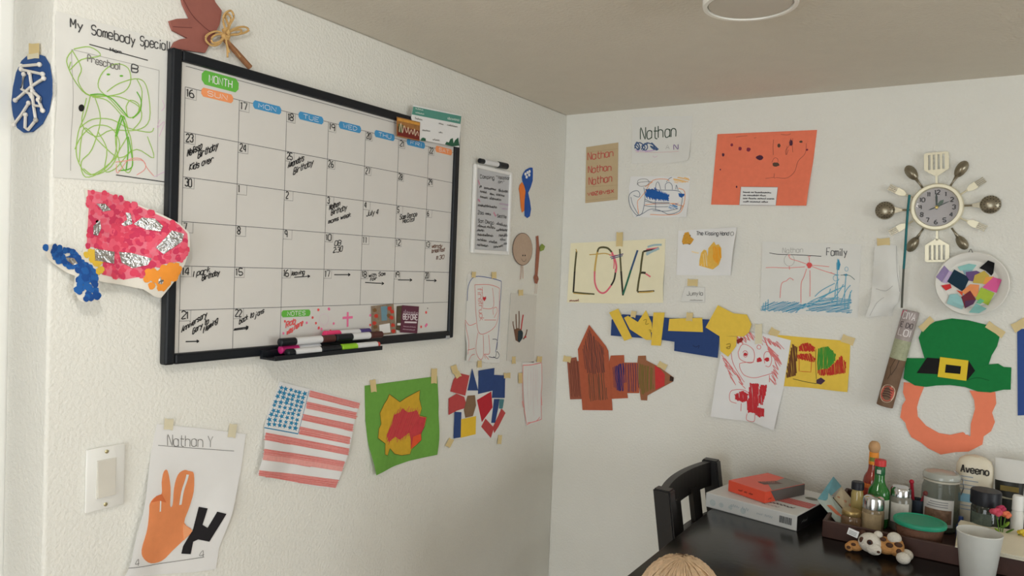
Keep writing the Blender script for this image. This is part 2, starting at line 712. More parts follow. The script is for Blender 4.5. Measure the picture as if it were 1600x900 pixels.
_d = ray(1172, 10)
_k = (H - .055 - CAM.z) / _d.z
LX, LY = CAM.x + _d.x * _k, CAM.y + _d.y * _k
flush_lamp(LX, LY, .087, .055, 0, 'round white flush ceiling light with unlit grey diffuser above the table end')
flush_lamp(LAMP_LOC[0], LAMP_LOC[1], .12, .05, LAMP_POWER, 'round white lit ceiling light behind the camera near the wall end')
flush_lamp(LAMP2_LOC[0], LAMP2_LOC[1], .12, .05, LAMP2_POWER, 'round white lit ceiling light right of the camera toward the window')

# ================================================================== big wall calendar (whiteboard)
cA, cB, cC = CR(0, 0, 3), CR(0, 250, 3), CR(0, 550, 2.5725)
cD, cE, cF, cG = CR(260, 70, 3.4615), CR(480, 120, 4.0923), CR(260, 320, 3.4615), CR(480, 320, 3.4615)
cH, cI, cJ = CR(380, 560, 4.0906), CR(680, 220, 3.75), CR(680, 420, 3)

BS, BF = .012, .021      # board surface and frame front off the wall
q = [WL.uv(p, BF) for p in ((268, 74), (721, 203), (708, 528), (260, 571))]
by0, by1 = (q[0][0] + q[3][0]) / 2, (q[1][0] + q[2][0]) / 2
bz1, bz0 = (q[0][1] + q[1][1]) / 2, (q[2][1] + q[3][1]) / 2
RWD = .021


class Board(PT):
    def __init__(s, *a, **k):
        super().__init__(*a, **k)

    def poly_uv(s, pts, mat, name, lift, key=None):
        d = s._part(name, mat, key=key or mat.name)
        n0 = len(d['v'])
        d['v'] += [s.P(a, b, lift) for a, b in pts]
        d['f'].append(tuple(range(n0, n0 + len(pts))))


wb = Board('calendar_whiteboard', 'large black-framed dry-erase month calendar whiteboard covered in handwritten dates', 'whiteboard', WL, b=BS)


def rail(a0, a1, b0, b1):
    d = wb._part('frame_rail', BLACK)
    g = box(.001, BF, a0, a1, b0, b1, .004, 2)
    d['v'] += [Vector(p) for p in g[0]]
    d['f'] += g[1]


rail(by0, by0 + RWD, bz0, bz1)
rail(by1 - RWD, by1, bz0, bz1)
rail(by0 + RWD, by1 - RWD, bz1 - RWD, bz1)
rail(by0 + RWD, by1 - RWD, bz0, bz0 + RWD)
BOARDM = M(219, 217, 213, .32, noise=.03, nscale=7, spec=.5, name='dry_erase_surface')
d = wb._part('board_panel', BOARDM)
g = box(.001, BS, by0 + RWD - .002, by1 - RWD + .002, bz0 + RWD - .002, bz1 - RWD + .002)
d['v'] += [Vector(p) for p in g[0]]
d['f'] += g[1]
GRIDM = M(98, 98, 102, .6, noise=0, name='printed_grid_grey')
gc = [wb.uv(p) for p in ((289, 137), (711, 238.5), (702.5, 519), (279, 552.5))]
gy0, gy1 = (gc[0][0] + gc[3][0]) / 2, (gc[1][0] + gc[2][0]) / 2
gz1, gz0 = (gc[0][1] + gc[1][1]) / 2, (gc[2][1] + gc[3][1]) / 2
gd = wb._part('printed_grid', GRIDM)
cw, chh = (gy1 - gy0) / 7, (gz1 - gz0) / 6
for i in range(8):
    y = gy0 + cw * i
    wb._ribbon(gd, [(y, gz1), (y, gz0 if i in (0, 1, 2, 7) else gz0 + chh)], .0011, .0003)
for j in range(7):
    z = gz1 - chh * j
    wb._ribbon(gd, [(gy0, z), (gy1, z)], .0011, .0003)
zt = bz1 - RWD - .006
wb._ribbon(gd, [(gy0, zt), (gy1, zt)], .0011, .0003)
NUM = [['16', '17', '18', '19', '20', '21', '22'], ['23', '24', '25', '26', '27', '28', '29'], ['30', '1', '2', '3', '4', '5', '6'],
       ['7', '8', '9', '10', '11', '12', '13'], ['14', '15', '16', '17', '18', '19', '20'], ['21', '22']]
nd = wb._part('date_numbers', INK)
for j, row in enumerate(NUM):
    for i, t in enumerate(row):
        y, z = gy0 + cw * i, gz1 - chh * j
        bw, bh = .024, .021
        wb._ribbon(gd, [(y + bw, z), (y + bw, z - bh), (y, z - bh)], .0007, .0003)
        gl, tw = glyphs(t, .3)
        hh = .0145
        for pl in gl:
            pts = [(y + .004 + a / max(tw, 5) * (.015 if len(t) == 2 else .008), z - bh + .004 + b / 6 * hh) for a, b in pl]
            wb._ribbon(nd, smooth_path(pts, 3) if len(pts) > 3 else pts, .0021, .0006)
ORANGE_T = M(246, 158, 104, .6, noise=.02, name='printed_orange')
BLUE_T = M(72, 152, 205, .6, noise=.02, name='printed_blue')
GREEN_T = M(104, 186, 72, .6, noise=.02, name='printed_green')
WHITE_I = M(240, 240, 240, .6, noise=0, name='white_print')


def pill(p0, p1, h, mat, txt, th, tw=1.6):
    """rounded header tag between two points seen left and right"""
    (u0, v0), (u1, v1) = wb.uv(p0), wb.uv(p1)
    vm = (v0 + v1) / 2
    wb.poly_uv([(u0, vm - h * .22), (u0, vm + h * .22), (u0 + h * .25, vm + h / 2), (u1 - h * .25, vm + h / 2), (u1, vm + h * .22), (u1, vm - h * .22), (u1 - h * .25, vm - h / 2), (u0 + h * .25, vm - h / 2)],
               mat, 'header_tag', .0005, key=txt)
    gl, w = glyphs(txt)
    L = (u1 - u0) * .62
    us = (u0 + u1) / 2 - L / 2
    dd = wb._part('header_lettering', WHITE_I, key='w')
    for pl in gl:
        pts = [(us + a / w * L, vm - th / 2 + b / 6 * th) for a, b in pl]
        wb._ribbon(dd, pts, tw * .001, .0009)


pill(cD('190,185')[0], cD('390,212')[0], .028, GREEN_T, 'MONTH', .0145, 1.8)
for p, t, m in (('188,256 360,292', 'SUN', ORANGE_T), ('468,322 620,356', 'MON', BLUE_T), ('714,382 848,410', 'TUE', BLUE_T)):
    a, b = cD(p)
    pill(a, b, .0175, m, t, .0092, 1.1)
for p, t, m in (('202,307 343,338', 'WED', BLUE_T), ('430,362 558,390', 'THU', BLUE_T), ('636,415 752,440', 'FRI', BLUE_T), ('820,462 925,482', 'SAT', ORANGE_T)):
    a, b = cE(p)
    pill(a, b, .0175, m, t, .0092, 1.1)
a, b = cF('622,590 778,584')
pill(a, b, .0155, GREEN_T, 'NOTES', .009, 1.3)


def wt(c, txt, ps, h, w=1.9, mat=None, slant=.15, up=(.02, -1)):
    a, b = c(ps)
    wb.text(txt, a, b, h / c.o[2], w, mat or INK, jit=.35, slant=slant, up=up)


wt(cD, 'Melissa', '110,608 190,560', 40)
wt(cD, 'Birthday', '168,618 275,560', 40)
wt(cD, 'Kids over', '122,682 250,632', 36)
wt(cD, "Amanda's", '655,668 740,628', 34)
wt(cD, 'Birthday', '685,702 790,650', 36)
wt(cF, 'I park', '140,392 236,362', 30)
wt(cF, 'Birthday', '190,410 285,378', 30)
wt(cF, 'leaving', '675,382 745,374', 24)
a, b = cF('690,392 775,386')
wb.arrow(a, b, 2, INK)
wt(cF, 'Anniversary', '80,690 215,605', 34)
wt(cF, 'Gary to', '140,700 225,640', 32)
wt(cF, 'fleming', '195,695 275,635', 32)
a, b = cF('103,740 175,738')
wb.arrow(a, b, 2.2, INK)
wt(cF, 'back to', '392,645 470,605', 30)
wt(cF, 'jons', '478,608 525,585', 28)
for p in ('362,678 440,668', '365,672 442,660'):
    a, b = cF(p)
    wb.arrow(a, b, 2.2, INK)
wt(cE, 'Nathan', '140,850 205,825', 34)
wt(cE, 'Birthday', '150,885 250,850', 36)
wt(cG, 'moms week', '112,102 235,62', 24)
wt(cG, 'July 4', '318,62 382,50', 28)
wt(cG, 'Sam Dance', '498,80 592,60', 24)
wt(cG, 'Recital', '515,100 578,88', 22)
wt(cG, 'OB', '145,222 180,220', 26)
wt(cG, '2:30', '138,260 188,252', 28)
BRN = M(120, 88, 74, .6, noise=0, name='brown_ink')
wt(cG, 'wendy', '672,232 728,232', 20, 2, BRN)
wt(cG, 'breakfast', '672,260 742,250', 20, 2, BRN)
wt(cG, '11:30', '695,296 738,292', 20, 2, BRN)
for p in ('145,378 232,378', '312,420 414,426', '490,406 566,407', '642,409 698,410'):
    a, b = cG(p)
    wb.arrow(a, b, 2.2, INK)
wt(cG, 'with Sam', '332,392 420,382', 20)
wt(cG, 'fair', '338,412 375,404', 16)
REDI = M(232, 92, 92, .6, noise=0, name='red_marker_ink')
PINKI = M(238, 120, 165, .6, noise=0, name='pink_marker_ink')
wt(cF, 'Rob', '645,665 695,640', 32, 2.6, REDI)
wt(cF, 'was here', '648,705 735,650', 32, 2.6, REDI)
for k, p in enumerate(cF('820,568 878,562 790,610 758,638 808,640 822,668 838,672 885,682 640,630 632,695 698,728')
                      + cG('115,563 60,568 118,565 28,610 142,642 62,665 76,672 125,682 340,598 340,650 640,655 615,660 645,648 642,582')):
    wb.fill(circ(p, 1.6, 2.2, 8), PINKI if k % 2 else REDI, 'marker_dots', .0005)
a, b, c2, d2 = cG('218,580 217,660 190,612 245,608')
wb.stroke([a, b], 6, PINKI, 'marker_cross', sm=False)
wb.stroke([c2, d2], 6, PINKI, 'marker_cross', sm=False)
wb.stroke(circ(cG('90,620')[0], 7, 9, 14), 1.2, M(225, 205, 218, .6, noise=0, name='faint_violet_ink'), 'faint_loop', closed=True)
wb.fill(cG('648,558 652,556 652,562 648,562'), INK, 'marker_dots', .0005)
# pen ledge under the lower rail
tp0, tp1 = WL.uv(cF('562,828')[0], .055)[0], WL.uv((590, 545), .055)[0]
tz = bz0 + .001
d = wb._part('pen_tray', BLACK)
g = join(box(.0215, .071, tp0, tp1, tz - .006, tz - .002), box(.068, .071, tp0, tp1, tz - .002, tz + .004), box(.0215, .0300, tp0, tp1, tz - .002, tz + .0125))
d['v'] += [Vector(p) for p in g[0]]
d['f'] += g[1]
d = wb._part('corner_cap', M(170, 172, 175, .4, noise=.02, name='grey_cap'))
u_, v_ = WL.uv(cG('760,715')[0], BF)
g = box(BF - .002, BF + .002, u_ - .008, u_ + .008, v_ - .006, v_ + .004, .001)
d['v'] += [Vector(p) for p in g[0]]
d['f'] += g[1]
wb.done()


# markers on the ledge: each lies along the ledge
def marker(y0, y1, x, z, parts, label, tilt=0):
    r = .0085
    L = y1 - y0
    t = thing('dry_erase_marker', label, 'marker', (x, y0, z), 0, 'markers on the calendar ledge')
    t.rotation_euler = (tilt, 0, 0)
    for nm, f0, f1, mt, k in parts:
        a, b = f0 * L, f1 * L
        geo = lathe([(r * k * .7, 0), (r * k, .002), (r * k, b - a - .002), (r * k * .75, b - a)], 14)
        mk(nm, tr(geo, (0, a, 0), rx=-PI / 2), mt, t, True)
    return t


MB_, MW = BLACK, M(225, 226, 228, .4, noise=.03, name='marker_barrel')
MBR = M(82, 46, 42, .5, noise=.05, name='brown_cap')
def yb(px, py, x):
    return WL.uv((px, py), x)[0]
zr = tz + .0068
zu = tz + .0218
PKCAP, PUR = M(238, 62, 120, .4, name='pink_cap'), M(78, 62, 130, .4, name='purple_cap')


def mark_px(spec, y0, y1, x, z, label):
    """spec: (part, left, right, material, thickness) along the ledge"""
    lo_, hi_ = spec[0][1], spec[-1][2]
    ya, yb_ = yb(lo_, y0, x), yb(hi_, y1, x)
    def fr(p):
        return (yb(p, y0 + (y1 - y0) * (p - lo_) / (hi_ - lo_), x) - ya) / (yb_ - ya)
    o_ = marker(ya, yb_, x, z, [(nm, fr(p), fr(q_), mt, k) for nm, p, q_, mt, k in spec], label)
    return o_


mark_px([('cap', 436, 461, MB_, 1.06), ('barrel', 461, 502, MW, 1), ('end_plug', 502, 522, MBR, 1.0)], 545, 539, .0490, zr + .0230, 'white marker with black cap and brown end, upper left on the calendar ledge')
mark_px([('cap', 523, 549, MB_, 1.06), ('barrel', 549, 577, MW, 1), ('end_plug', 577, 596, MBR, 1.0)], 539, 533, .0490, zr + .0230, 'white marker with black cap and brown end, upper right on the calendar ledge')
mark_px([('cap', 506, 530, PKCAP, 1.06), ('barrel', 530, 561, MW, 1), ('end_plug', 561, 577, PUR, 1.0)], 532, 529, .0298, zr + .0300, 'pink-capped marker with purple end behind the other ledge markers')
mark_px([('cap', 437, 465, M(200, 44, 118, .4, name='magenta_cap'), 1.06), ('barrel', 465, 499, MW, 1)], 555, 550, .0405, zr + .0055, 'white marker with magenta cap at the left of the calendar ledge')
mark_px([('cap', 447, 459, MB_, 1.06), ('barrel', 459, 500, MW, 1), ('end_plug', 500, 531, MB_, 1.02)], 561, 554, .0585, zr, 'white marker with black ends along the front of the calendar ledge')
mark_px([('cap', 532, 556, M(150, 205, 48, .4, name='lime_cap'), 1.06), ('barrel', 556, 588, MW, 1), ('tip', 588, 592, M(226, 84, 78, .5, name='red_tip'), .8)], 552, 546, .0585, zr, 'lime-capped marker with red tip at the right front of the calendar ledge')

# cards held on the calendar
t = PT('postcard', 'small orange and brown picture postcard at top right of the calendar', 'card', WL, b=BF + .004)
t.sheet(cE('573,255 722,290 718,412 572,380'), M(172, 118, 66, .5, noise=.3, nscale=90, name='sepia_print'))
t.fill(cE('578,315 718,345 716,405 576,375'), M(122, 42, 34, .5, noise=.2, nscale=120, name='dark_red_print'), 'printed_scene')
t.fill(cE('582,300 612,308 606,358 582,352'), M(95, 105, 62, .5, noise=.2, nscale=120, name='olive_print'), 'printed_scene', .0006)
t.fill(cE('576,262 720,296 719,312 576,280'), M(222, 160, 72, .5, noise=.2, nscale=120, name='amber_print'), 'printed_scene', .0006)
p = cE('590,352 712,376')
t.squig(p[0], p[1], 10, 2.2, M(236, 214, 186, .5, noise=0, name='pale_print'), 'printed_lettering', .0008, cyc=6)
t.done()
t = PT('appointment_card', 'white card with teal top band clipped over the calendar corner', 'card', WL, b=BF + .002)
t.sheet(cE('680,180 985,245 972,452 712,400 665,262'), PAPER2)
t.fill(cE('678,190 985,252 979,302 668,240'), M(86, 152, 138, .5, noise=.05, name='teal_print'), 'teal_band')
p = cE('895,272 970,286 690,208 740,218 690,232 745,244')
WT_ = M(215, 232, 226, .5, noise=0, name='pale_teal_print')
t.squig(p[0], p[1], 4, 1.4, WT_, 'printed_lettering', .0008)
t.squig(p[2], p[3], 2.4, .9, WT_, 'printed_lettering', .0008)
t.squig(p[4], p[5], 2.4, .9, WT_, 'printed_lettering', .0008)
for s_ in ('690,270 735,280', '840,302 870,308', '895,312 960,325', '735,345 785,352', '840,358 865,362', '800,405 845,412'):
    p = cE(s_)
    t.squig(p[0], p[1], 2.2, .8, PENCIL, 'handwriting')
BUSH = M(46, 98, 74, .6, noise=.15, nscale=200, name='dark_green_print')
for s_ in ('880,432 890,415 905,420 915,398 930,392 935,425 945,405 965,388 972,440 925,445 900,438', '725,408 728,395 740,388 757,395 757,412'):
    t.fill(cE(s_), BUSH, 'printed_bushes')
t.done()
t = PT('photo_card', 'small photo card with red flowers on the lower edge of the calendar', 'card', WL, b=BS + .0025)
t.sheet(cG('347,548 467,535 482,695 352,712'), M(150, 132, 112, .5, noise=.3, nscale=110, name='photo_print'))
t.fill(cG('398,550 432,548 432,625 402,628'), M(112, 150, 165, .5, noise=.1, name='blue_print'), 'printed_scene')
t.fill(cG('388,650 445,640 450,690 392,695'), PAPER2, 'printed_label', .0006)
for k, s_ in enumerate(('365,570', '372,600', '362,640', '375,690', '445,560', '458,578', '440,600', '462,650', '465,685', '368,660', '455,610')):
    t.fill(circ(cG(s_)[0], 3.2, 3.2, 9, jit=.2), M(205, 62, 48, .5, noise=.1, name='red_flower_print') if k % 3 else M(128, 92, 56, .5, noise=.1, name='leaf_print'), 'printed_flowers', .0007)
t.done()
t = PT('leaflet', 'narrow dark leaflet between photo card and maroon card on the calendar', 'card', WL, b=BS + .002)
t.sheet(cG('485,548 516,545 508,682 482,676'), M(88, 76, 58, .5, noise=.3, nscale=100, name='dark_leaf_print'))
t.fill(cG('487,640 505,640 505,652 486,652'), PAPER, 'printed_label')
t.done()
t = PT('maroon_card', 'maroon card with white lettering at the bottom right of the calendar', 'card', WL, b=BS + .003)
t.sheet(cG('514,543 605,550 595,695 503,690'), M(98, 48, 68, .5, noise=.08, name='maroon_print'))
WP_ = M(225, 214, 220, .5, noise=0, name='pale_pink_print')
for txt, s_, h, w in (('BEFORE', '518,618 596,622', 26, 2.8),):
    p = cG(s_)
    t.text(txt, p[0], p[1], h / 3.46, w, WP_, 'printed_lettering', .0006, jit=0)
t.fill(cG('526,630 592,632 591,641 525,639'), WP_, 'printed_bar')
p = cG('520,588 600,592')
t.squig(p[0], p[1], 4.5, 1.0, M(200, 176, 190, .5, noise=0, name='script_print'), 'printed_lettering')
for s_ in ('520,660 585,664', '515,675 580,680'):
    p = cG(s_)
    t.squig(p[0], p[1], 1.5, .7, M(190, 160, 175, .5, noise=0, name='dim_pink_print'), 'printed_lettering')
t.done()

# ================================================================== left wall, left of the calendar
c2 = CR(0, 0, 3)
t = PT('swab_collage', 'blue oval card with glued white cotton swabs on the wall end', 'craft', WE, b=.003)
t.sheet(c2('165,250 205,262 228,300 240,370 240,440 225,520 195,580 150,618 110,622 80,600 60,540 53,480 60,410 75,340 100,285 130,258'), M(48, 84, 142, .8, noise=.08, name='blue_card'), thick=.002)
SWAB = M(228, 224, 216, .9, noise=.03, name='cotton_swab')
for s_ in ('110,312 195,305', '110,328 210,350', '150,345 160,420 168,500 178,565', '215,370 160,405 120,440 82,472', '122,350 112,420 155,445',
           '163,430 198,462 202,500 170,497 160,455', '145,485 110,540 75,585', '130,540 128,600 142,610 178,565', '210,520 190,470'):
    t.rod(c2(s_), .0026, SWAB, 'cotton_swab', .0035, bulb=.0042)
t.tape(c2('162,236')[0], 16, 22, 0)
t.tape(c2('158,264')[0], 18, 9, -.1, TAPE_W)
t.done(True)

t = PT('crayon_portrait', 'white sheet headed My Somebody Special with green crayon scribble figure', 'drawing', WL, b=.0018, bumps=[((87, 150), .008, .08)])
t.sheet(cA('262,50 805,196 800,868 540,850 252,832'), PAPER)
for s_ in ('335,232 745,330', '335,232 330,800', '745,330 735,830'):
    t.stroke(cA(s_), .9, PENCIL_L, 'pencil_border', sm=False)
GR1, GR2 = M(160, 200, 98, .8, noise=0, name='light_green_crayon'), M(112, 184, 62, .8, noise=0, name='green_crayon')
for k, s_ in enumerate(('340,235 310,290 350,390 420,450 560,440 610,390 600,320 540,300 480,340 460,410 520,470 600,550 650,520 665,430 640,370',
           '420,450 395,540 365,620 360,740 420,820 520,760 560,700 600,620 570,540 540,640 560,760 600,810 620,760 610,640 570,550',
           '400,460 380,580 450,640 520,610 640,610 700,560 690,420 650,370 560,390 500,430',
           '440,450 470,560 430,700 380,760 400,830 480,800 540,720 545,600', '590,500 610,470 650,490 640,540 600,550 590,500',
           '345,230 420,220 470,260 380,280 320,330 330,290', '690,640 720,740 640,700 560,740 480,680 400,600 380,650 370,760',
           '340,240 380,320 360,380 400,440 470,450 560,455 650,500 660,560 620,610', '430,455 500,470 560,530 580,560', '370,600 430,560 520,560 600,600 700,620 720,600',
           '350,700 380,640 440,590 520,600 560,680 520,780 440,820 390,790', '460,620 500,700 490,800 540,790 600,720 620,700')):
    t.stroke(cA(s_), 1.7, GR1, 'green_scribble')
for s_ in ('540,640 560,560 570,545 590,620 600,700 590,800', '420,445 470,442 520,460 560,500 600,550', '555,800 610,790 620,750 600,640', '640,430 660,470 655,520 620,555', '545,640 575,550 585,560'):
    t.stroke(cA(s_), 2.2, GR2, 'green_scribble')
for p in cA('507,349 568,356'):
    t.fill(circ(p, 3, 1.6, 8), GR2, 'green_dots')
t.fill(circ(cA('375,507')[0], 5, 5.6, 14), INK, 'black_dot')
PK = M(240, 150, 140, .8, noise=0, name='pink_crayon')
for s_ in ('545,770 550,812 600,750 660,745 690,790 720,825', '640,820 680,790 660,750 540,760'):
    t.stroke(cA(s_), 1.1, PK, 'pink_scribble')
for s_ in ('760,470 770,500 755,520', '750,560 735,600 770,570 745,640', '720,830 750,815 780,800'):
    t.stroke(cA(s_), 1.0, M(228, 190, 220, .8, noise=0, name='lilac_crayon'), 'lilac_scribble')
for txt, s_, h, w in (('My', '330,128 385,142', 42, 2.0), ('Somebody', '428,160 632,212', 44, 2.0), ('Special!', '656,212 795,240', 44, 2.0), ('Mom', '515,240 568,252', 16, 1.4),
                      ('Preschool', '410,290 560,328', 32, 1.6), ('B', '616,336 646,342', 34, 2.0)):
    p = cA(s_)
    t.text(txt, p[0], p[1], h / 3, w, M(70, 70, 72, .7, noise=0, name='dark_pencil') if txt != 'Preschool' else PENCIL, jit=.2)
for s_ in ('418,208 692,283', '543,820 785,855'):
    t.stroke(cA(s_), 1.6, INK, 'ruled_line', sm=False)
t.done()

t = PT('wooden_leaf', 'brown wooden leaf ornament with a tan raffia bow above the calendar', 'ornament', WL, b=.008)
LEAF = M(158, 98, 88, .7, noise=.12, nscale=40, name='stained_wood')
t.sheet(cA('840,-70 905,-95 985,-60 1010,10 1040,50 1030,112 1000,175 962,248 900,240 806,224 822,196 850,183 880,178 812,142 804,122 796,98 830,88 892,86 860,20'), LEAF, 'leaf_blade', thick=.006)
t.stroke(cA('860,0 900,70 960,130 1010,165'), 1.4, M(112, 62, 58, .8, noise=0, name='dark_vein'), 'leaf_vein', .0006)
t.stroke(cA('810,125 850,128 900,130'), 1.2, M(112, 62, 58, .8, noise=0, name='dark_vein'), 'leaf_vein', .0006)
t.rod(cA('1030,175 1090,240 1160,318'), [.005, .006, .006], M(150, 105, 72, .8, noise=.2, nscale=120, name='bark_stick'), 'stem', .008, 8)
RAF = M(206, 168, 110, .85, noise=.15, nscale=200, name='raffia')
for k, s_ in enumerate(('1040,165 1000,150 960,165 950,190 975,215 1010,210 1038,175', '1040,165 1000,165 975,185 985,205 1020,195 1040,170',
                        '1045,160 1030,110 1035,70 1065,55 1078,85 1060,120 1048,160', '1045,160 1055,120 1040,80 1055,70 1068,95 1048,150',
                        '1045,160 1090,135 1130,130 1150,145 1120,160 1080,165 1045,165', '1045,160 1080,145 1115,145 1100,165 1048,168',
                        '1040,170 1050,220 1052,272', '1045,170 1070,220 1110,270', '1040,168 1045,210 1058,250', '1040,165 1015,200 990,210')):
    t.rod(smooth_path(cA(s_), 4), .0022, RAF, 'raffia_strand', .010 + .001 * (k % 3), 5)
t.rod(smooth_path(cA('1030,150 1045,142 1052,160 1050,180 1035,180 1028,165'), 3), .0045, RAF, 'raffia_knot', .012, 6)
t.done(True)

t = PT('fish_collage', 'pink cut-out paper fish with foil pieces and blue dabbed tail left of the calendar', 'craft', WL, b=.003,
       bumps=[(cB('835,400')[0], .036, .13), (cB('720,640')[0], .020, .09), (cB('360,660')[0], .028, .09), (cB('180,395')[0], .012, .06), (cB('540,580')[0], .012, .09)])
FP = M(232, 228, 218, .85, noise=.03, name='fish_card')
t.sheet(cB('396,133 520,153 640,206 740,260 800,297 837,340 838,420 818,490 782,552 722,643 690,637 640,603 540,582 440,568 427,562 422,655 350,662 330,652 312,600 330,542 298,527 212,462 176,393 250,398 330,420 384,432 398,400 408,230'), FP, thick=.0008)
PINKS = [M(226, 74, 102, .85, noise=.08, name='pink_paint'), M(236, 98, 122, .85, noise=.08, name='light_pink_paint'), M(212, 62, 98, .85, noise=.08, name='deep_pink_paint')]
body = cB('410,140 520,160 640,214 735,268 798,304 828,345 828,420 808,470 700,492 650,540 560,560 450,535 470,480 455,412 405,405 415,230')


def inside(p, poly):
    r = False
    for i in range(len(poly)):
        a, b = poly[i - 1], poly[i]
        if (a[1] > p[1]) != (b[1] > p[1]) and p[0] < a[0] + (b[0] - a[0]) * (p[1] - a[1]) / (b[1] - a[1]):
            r = not r
    return r


def dabs(poly, n, r0, r1, mats, name, lift=.0005):
    xs, ys = [p[0] for p in poly], [p[1] for p in poly]
    k = 0
    while k < n:
        p = (random.uniform(min(xs), max(xs)), random.uniform(min(ys), max(ys)))
        if inside(p, poly):
            rr = random.uniform(r0, r1)
            t.fill(circ(p, rr, rr * 1.1, 9, jit=.15), mats[k % len(mats)], name, lift + .00004 * (k % 7))
            k += 1


t.fill(body, M(236, 122, 142, .85, noise=.12, nscale=60, name='pink_wash'), 'pink_wash', .0004)
dabs(body, 360, 3.2, 5.4, PINKS, 'pink_paint_dabs')
dabs(cB('655,525 760,492 806,488 775,545 720,612 685,605 650,570'), 60, 4, 6, [M(248, 158, 62, .85, noise=.06, name='orange_paint')], 'orange_paint_dabs', .001)
dabs(cB('390,435 450,415 472,490 465,515 432,525 398,470'), 26, 3.5, 5, [M(228, 190, 68, .85, noise=.06, name='yellow_paint')], 'yellow_paint_dabs', .001)
BL = [M(38, 98, 172, .85, noise=.08, name='blue_paint'), M(30, 78, 150, .85, noise=.08, name='deep_blue_paint')]
dabs(cB('215,408 290,412 380,440 400,500 340,520 290,490 250,470'), 60, 3.5, 5.5, BL, 'blue_paint_dabs', .001)
dabs(cB('345,490 410,490 418,550 415,640 350,650 325,600 345,540'), 55, 3.5, 6, BL, 'blue_paint_dabs', .001)
t.fill(circ(cB('198,410')[0], 5, 5.5, 10, jit=.2), BL[0], 'blue_paint_dabs', .001)
FOIL = M(205, 206, 208, .28, metal=1.0, noise=.2, nscale=120, bump=1.0, bscale=140, name='crumpled_foil')
for s_ in ('450,205 490,205 518,235 480,242', '435,310 465,280 472,320 455,355 435,350', '585,245 605,250 610,300 575,310 565,300 590,280',
           '615,300 650,270 700,275 728,310 715,335 660,325', '695,410 760,330 810,345 800,380 725,440', '440,415 528,430 520,485 435,470',
           '548,430 600,435 678,460 660,490 600,505 555,480', '300,455 340,460 352,485 330,492 305,470', '700,555 722,560 715,580 698,575'):
    t.sheet(cB(s_), FOIL, 'foil_piece', .0022, .0006, maxe=.012)
t.done()

# light switch
sw = [WL.uv(p, .004) for p in cC('345,398 503,366 497,610 343,648')]
su, sv = sum(p[0] for p in sw) / 4, sum(p[1] for p in sw) / 4
t = thing('light_switch', 'white rocker light switch on a screwed wall plate', 'light switch', (0, su, sv), mat3=WL.m3)
PLM = M(238, 238, 234, .35, noise=.01, spec=.5, name='white_plastic')
mk('wall_plate', box(-.035, .035, -.057, .057, .0005, .006, .0028, 2), PLM, t, True)
mk('rocker_frame', box(-.0175, .0175, -.0345, .0345, .0055, .0075, .0008), M(222, 220, 212, .4, noise=.01, name='ivory_plastic'), t)
rk = [(-.0155, -.0325, .0075), (.0155, -.0325, .0075), (.0155, .0325, .0075), (-.0155, .0325, .0075), (-.0155, -.0325, .0115), (.0155, -.0325, .0115), (.0155, 0, .0088), (-.0155, 0, .0088), (.0155, .0325, .0078), (-.0155, .0325, .0078)]
mk('rocker', (rk, [(4, 5, 6, 7), (7, 6, 8, 9), (0, 1, 5, 4), (0, 4, 7, 9, 3), (1, 2, 8, 6, 5), (2, 3, 9, 8)]), M(218, 214, 204, .4, noise=.02, name='ivory_rocker'), t)
for v in (-.048, .048):
    mk('screw', tr(lathe([(.0035, 0), (.0035, .001), (.002, .0016), (.0001, .0016)], 12), (0, v, .006)), M(200, 190, 150, .3, metal=.8, noise=.02, name='screw_brass'), t, True)

# hand sheet
t = PT('hand_craft', 'white sheet with orange paper hand and black paper shape, taped beside the switch', 'craft', WL, b=.002,
       bumps=[(cC('560,640')[0], .014, .12), (cC('500,890')[0], .012, .08), (cC('930,640')[0], .006, .08)])
t.sheet(cC('632,290 800,306 988,330 968,480 925,650 880,790 868,872 780,885 640,893 490,896 512,840 560,640 600,440'), PAPER2)
OR = M(240, 150, 98, .85, noise=.06, name='orange_construction_paper')
t.sheet(cC('582,640 585,605 605,580 636,568 640,520 652,480 668,476 676,540 672,612 684,612 692,545 712,492 740,474 757,478 764,479 778,490 777,560 758,625 738,685 772,718 735,757 690,800 650,838 600,846 565,825 555,790 575,720'), OR, 'orange_hand', .0012, sm=True)
for s_ in ('628,636 630,592 634,572', '718,612 728,560 745,515 752,492'):
    t.stroke(cC(s_), 6 if '718' in s_ else 3, PAPER2, 'finger_gap', .0016)
t.sheet(cC('735,690 772,718 738,756 733,720'), M(250, 172, 124, .85, noise=.03, name='folded_orange_paper'), 'folded_thumb', .002)
t.sheet(cC('590,598 612,574 636,566 654,600 625,592'), M(222, 120, 72, .85, noise=.04, name='orange_paper_back'), 'folded_finger', .002)
t.sheet(cC('798,622 832,628 812,694 832,706 868,640 902,648 840,762 795,753 775,762 765,812 728,810 735,780 775,712'), M(36, 34, 38, .85, noise=.1, name='black_construction_paper'), 'black_shape', .0014)
p = cC('672,376 855,384')
t.text('Nathan Y', p[0], p[1], 17, 1.3, PENCIL, jit=.2)
t.stroke(cC('635,375 720,382 940,398'), 1, PENCIL, 'ruled_line')
t.stroke(cC('500,862 640,850 820,824'), 1, PENCIL, 'ruled_line')
p = cC('528,855 545,852 800,826 820,822')
t.text('4', p[0], p[1], 10, 1.1, PENCIL)
t.text('4', p[2], p[3], 10, 1.1, PENCIL)
t.tape(cC('676,290')[0], 14, 18, .1, TAPE_W)
t.tape(cC('932,316')[0], 12, 22, .15, TAPE_W)
t.done()

